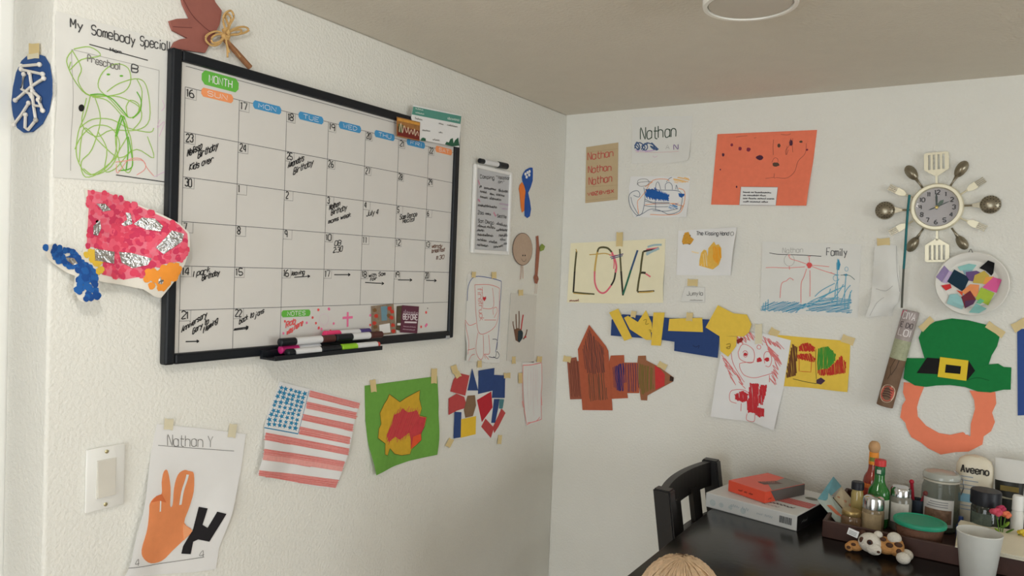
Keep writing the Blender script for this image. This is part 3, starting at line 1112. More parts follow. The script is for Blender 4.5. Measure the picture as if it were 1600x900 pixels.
# flag
t = PT('flag_drawing', 'crayon drawing of a red striped flag with blue stars on a sagging sheet', 'drawing', WL, b=.002,
       bumps=[(cH('95,640')[0], .016, .10), (cH('660,600')[0], .008, .10)])
t.sheet(cH('235,148 420,195 745,280 705,420 660,590 592,832 480,822 360,800 200,765 68,735 112,560 130,430 200,240'), PAPER2)
R1, R2 = M(240, 170, 164, .85, noise=.1, nscale=150, name='pale_red_crayon'), M(228, 120, 116, .85, noise=.1, nscale=150, name='red_crayon')
for s_ in ('425,203 745,285 738,322 420,245', '405,275 725,345 718,388 402,320', '385,355 700,420 690,465 380,395', '362,435 672,500 665,545 355,485',
           '130,470 660,572 655,615 115,515', '105,570 635,655 620,720 95,640', '72,706 605,775 590,828 360,796 75,742'):
    pl = cH(s_)
    t.fill(pl, R1, 'stripe', .0005, key=s_)
    a = math.atan2(pl[1][1] - pl[0][1], pl[1][0] - pl[0][0])
    t.hatch(pl, a, 1.7, .9, R2, 'crayon_streaks', .0008, jit=2, wob=.4)
BST = M(52, 138, 182, .85, noise=.05, name='blue_crayon')
qa = cH('232,170 408,212 345,462 135,428')
for j in range(9):
    for i in range(6):
        fx, fy = (i + .5) / 6, (j + .5) / 9
        x = (qa[0][0] * (1 - fx) + qa[1][0] * fx) * (1 - fy) + (qa[3][0] * (1 - fx) + qa[2][0] * fx) * fy
        y = (qa[0][1] * (1 - fx) + qa[1][1] * fx) * (1 - fy) + (qa[3][1] * (1 - fx) + qa[2][1] * fx) * fy
        x += random.uniform(-1, 1)
        y += random.uniform(-.8, .8)
        rr, a0 = random.uniform(3.8, 4.9), random.uniform(-.4, .4)
        t.fill([(x + (rr if k % 2 == 0 else rr * .45) * math.sin(a0 + k * PI / 5), y - (rr if k % 2 == 0 else rr * .45) * math.cos(a0 + k * PI / 5)) for k in range(10)], BST, 'star_marks', .0006)
t.stroke(cH('125,440 350,482'), 2.2, BST, 'blue_line', sm=False)
t.stroke(cH('420,206 350,480'), 1.2, BST, 'blue_line', sm=False)
t.done()

# leaf painting
t = PT('leaf_painting', 'green construction paper with a yellow and red painted leaf, taped at top', 'painting', WL, b=.002,
       bumps=[(cH('820,740')[0], .012, .10), (cH('1245,500')[0], .007, .08)])
t.sheet(cH('777,175 1000,145 1241,113 1250,300 1237,615 1060,655 940,697 830,742 800,560 782,400'), M(112, 168, 72, .9, noise=.08, nscale=80, name='green_construction_paper'))
lf = cH('932,228 1000,278 1040,250 1128,203 1125,260 1140,320 1128,365 1172,375 1160,430 1135,480 1138,520 1110,550 1075,580 1065,612 1010,620 965,610 935,575 915,620 897,612 905,545 860,510 865,450 880,420 872,350 900,290 920,260')
t.fill(lf, M(214, 172, 52, .85, noise=.12, nscale=60, name='ochre_paint'), 'yellow_leaf')
t.fill(cH('915,490 950,420 965,360 1000,345 1020,320 1050,345 1080,340 1110,330 1125,370 1168,378 1155,440 1135,490 1135,525 1100,555 1070,580 1070,520 1060,475 1000,520 970,500 930,535'), M(206, 68, 74, .85, noise=.15, nscale=70, name='crimson_paint'), 'red_patch', .0006)
t.fill(cH('1085,500 1136,480 1137,522 1105,550 1072,575'), M(236, 92, 52, .85, noise=.1, name='orange_red_paint'), 'orange_patch', .0008)
t.hatch(cH('905,500 940,410 958,350 1020,308 1085,325 1115,322 1130,372 1060,470 1065,490 1000,535 965,512 925,548'), 1.9, 3.2, 1.6, M(206, 84, 78, .85, noise=0, name='crimson_streak'), 'red_streaks', .00085, jit=3)
t.stroke(lf, 1.1, M(62, 52, 40, .8, noise=0, name='dark_outline'), 'leaf_outline', .0009, closed=True, sm=False)
t.tape(cH('828,175')[0], 9, 20, -.1)
t.tape(cH('1217,112')[0], 9, 24, .02)
t.done()

# ================================================================== left wall, right of the calendar
q = [WL.uv(p, .008) for p in cI('232,140 450,178 432,672 212,655')]
sb = Board('memo_whiteboard', 'small white-framed memo whiteboard with handwritten list beside the big calendar', 'whiteboard', WL, b=.006)
u0, u1 = (q[0][0] + q[3][0]) / 2, (q[1][0] + q[2][0]) / 2
v1, v0 = (q[0][1] + q[1][1]) / 2, (q[2][1] + q[3][1]) / 2
WFR = M(236, 236, 234, .4, noise=.01, spec=.4, name='white_frame')
for a0, a1, b0, b1 in ((u0, u0 + .012, v0, v1), (u1 - .012, u1, v0, v1), (u0 + .012, u1 - .012, v1 - .012, v1), (u0 + .012, u1 - .012, v0, v0 + .012)):
    d = sb._part('frame_rail', WFR)
    g = box(.001, .012, a0, a1, b0, b1, .003)
    d['v'] += [Vector(p) for p in g[0]]
    d['f'] += g[1]
d = sb._part('board_panel', M(196, 197, 200, .35, noise=.03, nscale=10, name='grey_dry_erase'))
g = box(.001, .006, u0 + .011, u1 - .011, v0 + .011, v1 - .011)
d['v'] += [Vector(p) for p in g[0]]
d['f'] += g[1]
for txt, s_, h in (('Camping', '262,218 345,226', 20), ('"Vacation', '355,222 438,228', 18), ('on"', '368,246 405,250', 15), ('Zoo', '248,430 282,432', 20), ('San Diego', '250,478 342,490', 20), ('Seattle', '362,448 416,454', 18)):
    p = cI(s_)
    sb.text(txt, p[0], p[1], h / 3.75, 1.5, INK, jit=.3)
for s_ in ('258,276 272,272', '285,282 355,292', '368,298 425,305', '262,302 300,310', '318,316 345,322', '355,322 405,328', '262,334 305,342', '318,345 385,352', '250,384 360,396',
           '293,432 325,438', '358,492 420,505', '248,504 295,512', '300,510 350,518', '245,530 285,532', '358,530 425,530',
           '248,556 338,564', '372,562 425,562', '245,585 300,592', '312,596 362,604', '378,584 410,586', '245,615 308,622', '340,630 395,622', '400,610 425,608'):
    p = cI(s_)
    sb.squig(p[0], p[1], 3.8, 1.5, INK)
for s_ in ('375,372 428,382', '390,402 425,404'):
    p = cI(s_)
    sb.squig(p[0], p[1], 3, 1.0, M(205, 170, 205, .6, noise=0, name='faint_purple_ink'))
for s_ in ('250,240 258,262', '248,352 262,360', '340,425 355,448'):
    p = cI(s_)
    sb.squig(p[0], p[1], 4, 1.1, PINKI)
p = cI('390,655 412,657')
sb.stroke(p, 2, REDI, 'maker_mark', sm=False)
sb.done()
mp = [WL.uv(p, .016) for p in cI('258,116 420,150')]
t = thing('dry_erase_marker', 'black-capped marker lying along the top of the small memo whiteboard', 'marker', (.016, mp[0][0], mp[0][1]))
L = mp[1][0] - mp[0][0]
t.rotation_euler = (math.atan2(mp[1][1] - mp[0][1], L), 0, 0)
for nm, a, b, mt, r in (('end_plug', 0, .16, BLACK, .0075), ('barrel', .16, .66, MW, .008), ('cap', .66, 1, BLACK, .0098)):
    mk(nm, tr(lathe([(r * .7, 0), (r, .002), (r, (b - a) * L - .002), (r * .75, (b - a) * L)], 14), (0, a * L, 0), rx=-PI / 2), mt, t, True)

t = PT('footprint_print', 'blue and orange painted footprint cut-out right of the memo board', 'painting', WL, b=.0015)
t.sheet(cI('525,440 540,453 555,442 562,400 555,350 545,305 560,272 572,232 573,180 571,158 560,156 548,160 530,170 516,190 508,212 512,238 522,262 530,292 525,350 523,400'), M(42, 88, 172, .8, noise=.12, nscale=60, name='blue_foot_paint'), 'blue_foot')
t.sheet(cI('495,258 508,242 520,262 528,300 522,350 521,410 508,420 501,380 495,310 490,282'), M(240, 132, 62, .8, noise=.08, name='orange_foot_paint'), 'orange_foot', .0008)
for p in cI('528,195 540,186 552,180 535,212 550,200'):
    t.fill(circ(p, 1.8, 2.6, 8), PAPER2, 'bare_gap', .0006)
t.done()

t = PT('oval_face_craft', 'brown paper oval with a tiny smiling face and thin legs', 'craft', WL, b=.0035)
TAUPE = M(190, 166, 146, .85, noise=.08, nscale=60, name='taupe_paper')
fo = circ(cI('512,635')[0], 15.2, 25, 22)
t.sheet(fo, TAUPE, 'oval_body', thick=.001)
t.stroke(fo, 1.6, M(92, 72, 60, .8, noise=0, name='brown_outline'), 'outline', closed=True)
for p in cI('513,672 526,672'):
    t.fill(circ(p, .9, 1.4, 8), INK, 'eye')
t.stroke(cI('504,690 512,704 524,706 533,692'), 1.2, INK, 'smile')
BRL = M(196, 150, 130, .85, noise=.05, name='light_brown_crayon')
for s_ in ('505,730 503,780 500,812', '514,730 515,780 515,808'):
    t.stroke(cI(s_), 3, BRL, 'leg', -.0005)
t.done()
t = PT('stick_craft', 'thin reddish-brown paper stick with one green leaf right of the oval face', 'craft', WL, b=.003)
t.sheet(cI('592,560 605,555 608,600 612,650 605,740 600,790 607,810 598,838 585,835 578,800 586,780 590,700 595,620'), M(162, 104, 84, .85, noise=.1, name='brown_stick_paper'), 'stick', thick=.001)
t.sheet(cI('612,622 625,603 643,618 635,640 615,648'), M(142, 160, 78, .85, noise=.08, name='olive_leaf_paper'), 'leaf', .001)
t.stroke(circ(cI('594,802')[0], 2.4, 3, 10), .9, M(92, 58, 48, .8, noise=0, name='dark_brown_line'), 'knot_mark', .0009, closed=True)
for s_ in ('590,838 584,895', '598,838 594,895'):
    t.stroke(cI(s_), 1.4, BRL, 'leg', 0)
t.done()

t = PT('truck_drawing', 'white sheet with red and blue crayon outlines taped below the memo board', 'drawing', WL, b=.002, bumps=[(cJ('135,400')[0], .01, .08)])
t.sheet(cJ('152,25 312,38 303,442 136,430'), PAPER)
BLC, RDC, DKC = M(62, 82, 150, .8, noise=0, name='blue_pencil'), M(226, 104, 98, .8, noise=0, name='red_pencil'), M(60, 62, 86, .8, noise=0, name='dark_pencil_blue')
for s_ in ('150,150 155,80 180,40 230,38 300,55 309,70 305,150', '303,150 300,250 292,330 282,390'):
    t.stroke(cJ(s_), 2.2, BLC, 'blue_outline')
for s_ in ('268,330 290,335 288,380', '250,412 280,415 288,388 300,405 290,420 272,412'):
    t.stroke(cJ(s_), 2, DKC, 'dark_outline')
for s_ in ('185,75 250,74 298,90 300,110', '185,75 188,140 190,200 200,290 228,305 280,270 298,200 300,110', '220,85 222,180', '268,90 272,180 222,185', '140,240 160,265 190,255',
           '200,300 188,380 210,425 226,400 224,310', '250,310 255,380 250,400 230,400 235,420', '140,380 180,372', '145,430 160,405 180,400', '230,240 285,240', '140,250 150,330 140,400', '275,230 290,200 285,180 270,190 272,215', '230,400 250,425'):
    t.stroke(cJ(s_), 1.5, RDC, 'red_outline')
t.fill(cJ('224,130 231,134 237,128 238,140 230,152 223,142'), M(205, 50, 58, .8, noise=0, name='red_heart'), 'heart')
p = cJ('196,92 208,245')
t.text('firetruck', p[0], p[1], 7, 1.4, RDC, up=(1, .0), jit=.2)
t.tape(cJ('178,28')[0], 6, 10, .1)
t.tape(cJ('273,30')[0], 7, 11, 0)
t.tape(cJ('205,446')[0], 6.5, 12, 0)
t.done()

t = PT('handprint_sheet', 'greyish sheet with a small brown and red painted handprint near the corner', 'painting', WL, b=.002)
t.sheet(cJ('355,112 475,125 462,440 335,430'), M(214, 211, 203, .9, noise=.03, name='grey_paper'))
HB, HR, HT = M(120, 86, 66, .85, noise=.15, nscale=200, name='brown_hand_paint'), M(200, 62, 66, .85, noise=.1, name='red_hand_paint'), M(44, 60, 66, .85, noise=.1, name='dark_teal_paint')
t.fill(cJ('368,285 385,278 400,282 410,295 408,325 392,345 376,335'), HB, 'palm')
t.fill(cJ('388,290 405,288 411,300 409,325 394,346 386,335'), HT, 'palm', .0006)
for s_, m, w in (('370,285 365,262 364,246', HB, 5), ('381,282 379,245 378,212', HB, 6), ('392,280 393,235 392,198', HB, 6), ('402,285 407,245 412,215', HR, 7), ('412,330 424,310 430,284', HB, 6), ('418,322 426,318', HR, 6)):
    t.stroke(cJ(s_), w, m, 'finger_print', .0005, key=s_)
t.tape(cJ('400,112')[0], 7, 10, 0)
t.tape(cJ('367,428')[0], 5.5, 12, 0)
t.done()

t = PT('paper_mosaic', 'collage of red, blue, brown and yellow paper pieces taped under the truck drawing', 'craft', WL, b=.002)
t.sheet(cJ('100,500 312,505 300,792 92,800'), PAPER)
mr, mb_, = M(192, 76, 76, .85, noise=.08, name='red_scrap'), M(50, 74, 128, .85, noise=.08, name='blue_scrap')
for k, (s_, m) in enumerate((('110,488 160,500 140,595 70,575 85,520', mr), ('62,608 100,585 135,600 148,650 100,665 62,685', mr), ('172,467 200,570 150,570', mb_), ('203,477 277,465 272,570 200,587', mb_),
        ('275,497 327,500 325,605 265,605', mb_), ('150,595 185,592 190,640 175,690 140,698 133,660', M(136, 108, 82, .85, noise=.08, name='brown_scrap')), ('195,615 262,575 268,650 218,718', M(190, 44, 56, .85, noise=.08, name='crimson_scrap')),
        ('90,670 122,672 118,790 85,795', mb_), ('120,705 190,690 188,775 118,792', M(238, 196, 58, .85, noise=.05, name='yellow_scrap')), ('275,610 300,610 295,650 280,722 262,722', mb_),
        ('300,610 322,612 315,655 298,655', M(82, 132, 138, .85, noise=.05, name='teal_scrap')), ('310,655 328,675 295,740 275,770 270,740', mr), ('215,740 235,702 275,745 260,793', mr))):
    t.sheet(cJ(s_), m, 'paper_piece', .0008 + .0003 * (k % 3), .0005)
for s_, w, h, r in (('88,470', 9, 13, -.3), ('103,496', 9, 10, -.5), ('335,500', 10, 9, 0), ('65,815', 8, 15, .5), ('300,800', 6, 15, .1)):
    t.tape(cJ(s_)[0], w, h, r, lift=.0022)
t.done()

t = PT('pink_outline_drawing', 'small faint white sheet with a pink crayon border beside the room corner', 'drawing', WL, b=.002)
t.sheet(cJ('408,440 500,432 498,712 425,740'), PAPER)
PKC = M(240, 152, 150, .85, noise=0, name='pink_border_crayon')
for s_ in ('410,452 450,450 498,440', '411,450 410,560 415,640 428,728', '499,442 500,540 496,600 498,705', '428,732 450,720 480,712 498,704', '432,722 470,715 490,695', '408,620 414,650', '496,590 500,640'):
    t.stroke(cJ(s_), 3, PKC, 'pink_border')
for s_ in ('435,470 432,560 438,660', '460,465 458,580 462,690', '478,470 476,560 480,640', '448,480 446,640', '470,470 468,600', '460,515 462,525'):
    t.stroke(cJ(s_), .9, M(228, 190, 198, .85, noise=0, name='faint_pink_crayon'), 'faint_lines')
t.tape(cJ('398,512')[0], 6, 17, 0)
t.tape(cJ('487,424')[0], 7.5, 10, .1)
t.done()

# ================================================================== right (back) wall
cK, cM, cN, cO = CR(880, 180, 5), CR(1050, 180, 5), CR(870, 340, 5), CR(1120, 340, 4.5)
cP, cQ, cS, cU, cV = CR(870, 470, 4.0906), CR(1080, 470, 4.0893), CR(1340, 220, 4.5), CR(1340, 380, 5), CR(1340, 460, 3.4615)

t = PT('name_strip', 'narrow tan paper with a name written four times in red', 'drawing', WR, b=.0015)
t.sheet(cK('180,250 430,213 425,660 172,687'), M(200, 178, 142, .9, noise=.05, nscale=40, name='tan_paper'))
RC = M(198, 88, 82, .8, noise=0, name='red_crayon_line')
for txt, s_, h in (('Nathan', '195,350 392,322', 56), ('Nathan', '195,452 375,430', 52), ('Nathan', '200,544 380,520', 58), ('vezevsx', '192,632 395,604', 36)):
    p = cK(s_)
    t.text(txt, p[0], p[1], h / 5, 2.2, RC, jit=.35)
for s_ in ('182,290 428,262', '178,562 424,545', '175,668 424,640'):
    t.stroke(cK(s_), .7, M(176, 152, 120, .9, noise=0, name='tan_rule'), 'ruled_line', sm=False)
t.done()

t = PT('name_sheet', 'white sheet with a name in dark green above blue scribbles', 'drawing', WR, b=.0015, bumps=[(cK('1000,340')[0], .008, .08)])
t.sheet(cK('540,15 1012,5 998,180 990,330 975,352 930,364 860,372 535,378'), PAPER)
p = cK('606,195 882,165')
t.text('Nathan', p[0], p[1], 18.5, 2.6, M(66, 84, 70, .8, noise=0, name='dark_green_crayon'), jit=.3)
SB = M(72, 98, 140, .8, noise=0, name='slate_blue_crayon')
for s_ in ('560,260 575,210 600,250 585,270 560,235 600,215 640,250 620,275', '610,270 640,220 660,250 640,275 615,240 660,225', '650,215 700,230 715,270 680,240 740,270 705,265 720,240', '565,225 590,255 575,270', '690,215 730,255 745,268'):
    t.stroke(cK(s_), 3, SB, 'blue_scribble')
for s_ in ('575,275 620,280 700,275', '560,270 590,285', '640,285 690,280 720,272'):
    t.stroke(cK(s_), 2, M(206, 180, 214, .8, noise=0, name='pale_violet_crayon'), 'violet_scribble')
p = cK('802,264 830,263 864,271 898,269')
t.text('A', p[0], p[1], 6.5, 1, PENCIL_L)
t.text('N', p[2], p[3], 8, 2, M(142, 112, 168, .8, noise=0, name='violet_crayon'))
t.stroke(cK('565,288 730,291 905,283'), .9, M(222, 178, 184, .8, noise=0, name='pink_rule'), 'ruled_line')
t.stroke(cK('700,318 715,328 738,318'), 1.1, M(224, 190, 210, .8, noise=0, name='pale_pink_pen'), 'pink_squiggle')
t.done()

t = PT('car_drawing', 'white sheet with a blue and orange scribbled car below the green name', 'drawing', WR, b=.0015, bumps=[(cK('975,780')[0], .008, .06)])
t.sheet(cK('528,478 992,478 982,640 968,795 700,798 552,797 512,690 515,560'), PAPER2)
CB_ = M(72, 92, 118, .8, noise=0, name='slate_pen')
CO = M(240, 160, 104, .8, noise=0, name='orange_pen')
for s_ in ('590,770 580,680 600,650 640,600 700,510 800,500 830,515', '640,700 760,690 900,690', '680,775 800,780 900,770 940,720 950,600 900,570', '700,520 640,560', '920,740 950,690', '840,690 940,710'):
    t.stroke(cK(s_), 1.6, CO, 'orange_outline')
t.hatch(cK('858,500 900,485 980,490 985,520 930,530 870,525'), .2, 1.6, 1.3, M(246, 196, 110, .8, noise=0, name='yellow_pen'), 'yellow_scribble')
BF_ = M(38, 98, 178, .8, noise=.05, name='bright_blue_pen')
for s_ in ('648,585 700,575 725,590 760,600 825,625 820,665 700,650 650,635', '900,610 950,615 945,630 925,645 905,635'):
    t.fill(cK(s_), BF_, 'blue_filling')
t.hatch(cK('640,580 720,570 830,620 828,672 690,660 645,640'), 1.2, 1.8, 1.5, BF_, 'blue_hatching')
t.hatch(cK('820,705 890,692 892,730 820,730'), .4, 2.0, 1.4, M(84, 146, 200, .8, noise=0, name='sky_pen'), 'sky_hatching')
for s_ in ('630,565 640,640 620,760 580,782 540,740 518,690 515,630 540,600 580,590 600,615 590,640 550,625', '530,640 545,700 590,780', '640,580 760,585 900,592 930,640 925,700 910,750 830,775 790,760 740,740 680,735 620,770 570,790',
           '722,575 728,532 745,525 762,580', '798,580 800,540 825,525 850,545 852,582', '880,580 884,545 898,585', '806,522 830,495 850,485', '640,655 700,680 830,682', '630,705 700,715 820,715', '640,670 720,690 830,690', '720,640 722,740', '700,745 800,750 850,740 900,730'):
    t.stroke(cK(s_), 1.3, CB_, 'car_outline')
t.stroke(cK('580,545 590,505 650,500 672,525 650,550 600,555 585,530 640,520 690,520'), 1.2, PENCIL, 'pencil_cloud')
t.done()

t = PT('fingerprint_paper', 'orange construction paper with dark fingerprints and a small printed verse', 'craft', WR, b=.002, bumps=[(cM('1070,600')[0], .009, .10)])
t.sheet(cM('355,148 740,132 1133,115 1107,330 1052,708 820,706 305,698 330,420'), M(244, 130, 100, .9, noise=.06, nscale=60, name='coral_construction_paper'))
DK = M(82, 44, 66, .85, noise=.15, nscale=300, name='dark_fingerprint')
DG = M(96, 74, 62, .85, noise=.15, nscale=300, name='olive_fingerprint')
MR = M(142, 52, 74, .85, noise=.15, nscale=300, name='maroon_fingerprint')
for x, y, rx, ry, m in ((467, 232, 11, 12, MR), (532, 262, 13, 15, MR), (598, 268, 16, 16, MR), (685, 332, 28, 18, DK), (400, 310, 10, 14, DK), (835, 237, 12, 16, DG), (930, 215, 15, 23, DK), (1008, 207, 13, 9, DG),
                        (812, 385, 28, 16, DG), (1055, 270, 10, 8, MR), (378, 425, 5, 6, DK), (505, 560, 6, 9, DK)):
    t.fill(circ(cM('%d,%d' % (x, y))[0], rx / 5, ry / 5, 12, jit=.12), m, 'fingerprint', key=(x, y))
PL = M(150, 82, 74, .85, noise=0, name='pencil_on_coral')
for s_ in ('795,190 790,240 792,310', '1050,220 1040,300 985,360 960,440 900,490 820,488 800,490 800,455', '890,310 890,270 915,240 930,180', '945,180 940,230 945,290', '780,370 800,335 825,340 830,365', '900,240 895,310 910,270', '850,150 900,155 930,145', '730,495 800,485', '500,172 540,165 590,160', '640,180 660,175'):
    t.stroke(cM(s_), .8, PL, 'pencil_line')
t.sheet(cM('540,560 828,563 812,705 527,702'), PAPER2, 'printed_label', .0012, .0005)
t.stroke(cM('540,560 828,563 812,705 527,702'), .7, PENCIL, 'label_border', .0016, closed=True, sm=False)
VP_ = M(70, 70, 74, .7, noise=0, name='print_grey')
for words in (('556,607 610,608', '618,608 640,609', '648,609 776,611'), ('556,631 580,632', '588,632 680,633', '688,633 735,634'), ('556,656 590,656', '598,656 660,657', '668,657 735,658', '742,658 800,659'), ('556,681 600,682', '608,682 690,683', '698,683 750,684')):
    for s_ in words:
        p = cM(s_)
        t.squig(p[0], p[1], 2.0, .7, VP_, 'printed_verse', .0017)
t.done()

t = PT('love_sign', 'cream paper with the big crayon word LOVE taped at the top', 'drawing', WR, b=.002, bumps=[(cN('840,500')[0], .008, .08)])
t.sheet(cN('108,200 480,182 847,165 842,400 830,665 480,672 80,662 95,400'), CREAM)
LC = dict(o=M(96, 92, 62, .8, noise=0, name='olive_crayon'), p=M(232, 116, 132, .8, noise=0, name='rose_crayon'), y=M(210, 176, 98, .8, noise=0, name='gold_crayon'),
          g=M(46, 112, 88, .8, noise=0, name='green_letter'), b=M(66, 92, 130, .8, noise=0, name='blue_letter'), d=M(58, 54, 46, .8, noise=0, name='dark_letter'), c=M(168, 196, 204, .8, noise=0, name='pale_blue_letter'))
for k, w, s_ in (('o', 5.5, '155,262 145,360 140,420'), ('d', 5.5, '140,420 134,520 130,585'), ('y', 5, '130,588 200,594 260,596'), ('o', 4, '128,582 200,590 295,598'), ('y', 3, '150,245 157,270'),
                 ('o', 5.5, '318,268 330,240 360,232 400,240 430,270'), ('p', 5.5, '430,270 455,330 466,385 460,430'), ('d', 5, '462,400 450,480 425,530'), ('p', 5, '425,530 390,575 355,590 320,565 298,505 296,420'), ('y', 5.5, '296,440 300,380 312,300 318,268'), ('p', 3, '430,280 448,340 445,400'),
                 ('y', 3, '255,290 320,285 380,280 440,300'), ('b', 2.5, '418,310 460,300 520,283'), ('b', 2.5, '425,322 470,310 515,297'), ('p', 2.5, '410,292 470,295 520,285'),
                 ('o', 5, '492,245 498,340 503,420'), ('d', 5.5, '503,420 510,520 518,608'), ('g', 5.5, '518,600 545,520 580,410'), ('b', 5.5, '580,410 610,320 632,255'),
                 ('d', 5, '795,238 740,250 675,266'), ('o', 5.5, '675,266 662,350 655,420'), ('o', 5.5, '655,420 640,500 630,578'), ('d', 4.5, '630,580 700,578 765,573'), ('d', 6, '648,432 670,430 695,433'), ('p', 4, '695,438 735,463'), ('p', 3, '700,248 790,236'),
                 ('c', 6, '700,290 750,262 800,240'), ('c', 5, '710,230 760,215 820,212'), ('c', 4, '700,275 780,255'), ('y', 3.5, '640,585 720,582 760,576')):
    t.stroke(cN(s_), w, LC[k], 'crayon_letter', .0005 + .00006 * (ord(k) % 5))
p = cN('100,655 172,654')
t.squig(p[0], p[1], 2.4, 1, M(140, 70, 60, .8, noise=0, name='red_signature'), 'signature')
t.tape(cN('492,170')[0], 10, 23, .03)
t.done()

t = PT('hand_story_sheet', 'white sheet with a yellow handprint and The Kissing Hand written on top', 'drawing', WR, b=.002, bumps=[(cN('1400,260')[0], .020, .11)])
t.sheet(cN('950,103 1180,88 1412,75 1392,250 1362,452 1150,452 935,448'), PAPER2)
p = cN('1092,137 1352,140')
t.text('The Kissing Hand', p[0], p[1], 6, 1.5, M(80, 80, 84, .7, noise=0, name='grey_pen'), jit=.2)
t.stroke(circ(cN('1378,128')[0], 2.6, 3, 10), 1.2, PENCIL, 'smiley_mark', closed=True)
YH = M(246, 196, 92, .85, noise=.1, nscale=80, name='yellow_hand_paint')
t.fill(cN('1115,335 1128,275 1150,250 1168,256 1182,300 1186,240 1210,212 1232,188 1250,215 1272,210 1296,240 1297,310 1272,370 1220,405 1165,390 1113,375'), YH, 'yellow_handprint')
t.hatch(cN('1230,225 1290,235 1293,310 1262,365 1228,330'), 1.5, 1.4, 1.6, M(250, 172, 52, .85, noise=0, name='orange_hand_streak'), 'orange_streaks')
t.hatch(cN('1150,265 1180,300 1182,380 1130,380'), 1.5, 3, 1.2, M(238, 222, 180, .85, noise=0, name='pale_hand_streak'), 'pale_streaks')
t.stroke(cN('1055,265 1080,272 1110,278'), 3, M(248, 226, 178, .85, noise=0, name='faint_yellow'), 'faint_smear')
t.fill(cN('985,160 1000,118 1030,112 1045,150 1072,170 1050,205 990,208 978,190'), M(222, 164, 62, .7, noise=.2, nscale=200, name='amber_sticker'), 'printed_patch')
for s_ in ('988,140 1005,128 1045,135 1046,150 1000,152', '1045,165 1070,170 1060,188 1040,180', '980,200 1000,205 990,212', '1018,205 1048,202 1040,212'):
    t.fill(cN(s_), M(64, 52, 40, .7, noise=0, name='dark_sticker_print'), 'printed_patch', .0007)
t.done()

t = PT('name_tag', 'tiny white paper tag with a pencilled word under yellow tape', 'tag', WR, b=.002)
t.sheet(cN('1002,540 1156,545 1156,662 970,656 985,590'), PAPER)
t.stroke(cN('1002,540 1156,545 1156,662 970,656 985,590'), .5, PENCIL_L, 'edge_line', closed=True, sm=False)
p = cN('1015,608 1142,606')
t.text('Jumyla', p[0], p[1], 6.2, 1.2, PENCIL, jit=.3)
p = cN('1040,648 1140,650')
t.squig(p[0], p[1], 1.5, .6, PENCIL_L)
t.tape(cN('1062,508')[0], 16, 11.5, .05)
t.done()

t = PT('train_craft', 'blue paper strip with glued yellow zigzag, bar and pentagon shapes', 'craft', WR, b=.008)
BP, YP = M(48, 72, 126, .9, noise=.06, nscale=60, name='navy_construction_paper'), M(240, 204, 82, .9, noise=.06, nscale=60, name='yellow_construction_paper')
t.sheet(cP('350,120 420,86 620,100 720,110 975,120 1000,160 1040,215 1028,365 750,320 752,262 670,250 570,240 345,222'), BP, 'blue_strip')
for k, s_ in enumerate(('335,75 392,50 482,238 432,256', '430,108 456,95 600,188 606,250 572,250 468,182', '520,135 570,60 607,140 612,205 560,170', '618,75 690,75 665,287 603,284', '720,115 930,108 935,200 712,192',
                        '1030,28 1130,80 1215,88 1245,150 1230,200 1195,230 1150,226 1040,226 952,170', '1040,225 1152,228 1146,290 1095,358 1045,320')):
    t.sheet(cP(s_), YP, 'yellow_piece', .0009 + .0004 * (k % 3), .0006)
DM = M(130, 104, 40, .8, noise=0, name='pencil_on_yellow')
for s_ in ('555,125 575,120 570,150 590,145', '590,185 605,190 595,200', '1085,280 1110,275 1105,305 1085,300 1110,290'):
    t.stroke(cP(s_), 1.3, DM, 'pencil_scribble', .0028)
t.stroke(cP('870,285 890,295 910,285 905,305'), 1.4, M(28, 40, 74, .8, noise=0, name='dark_navy_pen'), 'pen_scribble', .0008)
t.tape(cP('492,86')[0], 8, 11, .2, lift=.003)
t.tape(cP('850,102')[0], 10, 14, .1, lift=.003)
t.done()

t = PT('rocket_craft', 'brown crayoned paper rocket and castle towers pieced together near the corner', 'craft', WR, b=.002)
B1, B2 = M(158, 92, 72, .9, noise=.08, name='brown_construction_paper'), M(182, 96, 68, .9, noise=.08, name='rust_construction_paper')
t.sheet(cP('65,370 125,360 130,385 160,385 168,628 85,630'), B1, 'brown_block', .0005)
t.sheet(cP('345,350 430,347 432,395 520,395 527,590 450,590 455,622 345,627 335,385'), B2, 'brown_block', .0005)
t.sheet(cP('520,352 570,350 572,380 650,420 748,490 745,515 690,545 580,605 578,637 538,635 532,590 510,450'), M(160, 106, 76, .9, noise=.08, name='tan_brown_paper'), 'nose_cone', .0009)
t.sheet(cP('207,153 315,290 330,320 357,700 165,698 135,310'), B2, 'tall_tower', .0013)
DKB = M(112, 72, 66, .9, noise=0, name='dark_brown_crayon')
t.hatch(cP('205,185 270,270 300,300 310,460 190,465 165,320'), 1.45, 1.9, 2.0, DKB, 'brown_hatching', .0017)
t.hatch(cP('192,465 305,462 325,630 215,640'), 1.5, 2.2, 1.6, M(118, 84, 66, .9, noise=0, name='umber_crayon'), 'umber_hatching', .0017)
t.hatch(cP('75,390 125,380 150,400 155,610 95,615'), 1.5, 2.4, 1.6, M(124, 70, 58, .9, noise=0, name='russet_crayon'), 'russet_hatching', .0009)
t.hatch(cP('375,420 410,400 430,400 430,580 380,570'), 1.5, 1.6, 1.8, M(48, 50, 112, .9, noise=0, name='indigo_crayon'), 'indigo_hatching', .0009)
t.hatch(cP('440,400 520,402 520,580 445,580'), 1.55, 3.0, 1.6, M(92, 62, 92, .9, noise=0, name='purple_crayon'), 'purple_hatching', .0009)
t.hatch(cP('350,430 372,420 385,560 370,560'), 1.5, 2.6, 1.4, M(92, 62, 92, .9, noise=0, name='purple_crayon'), 'purple_hatching', .0009)
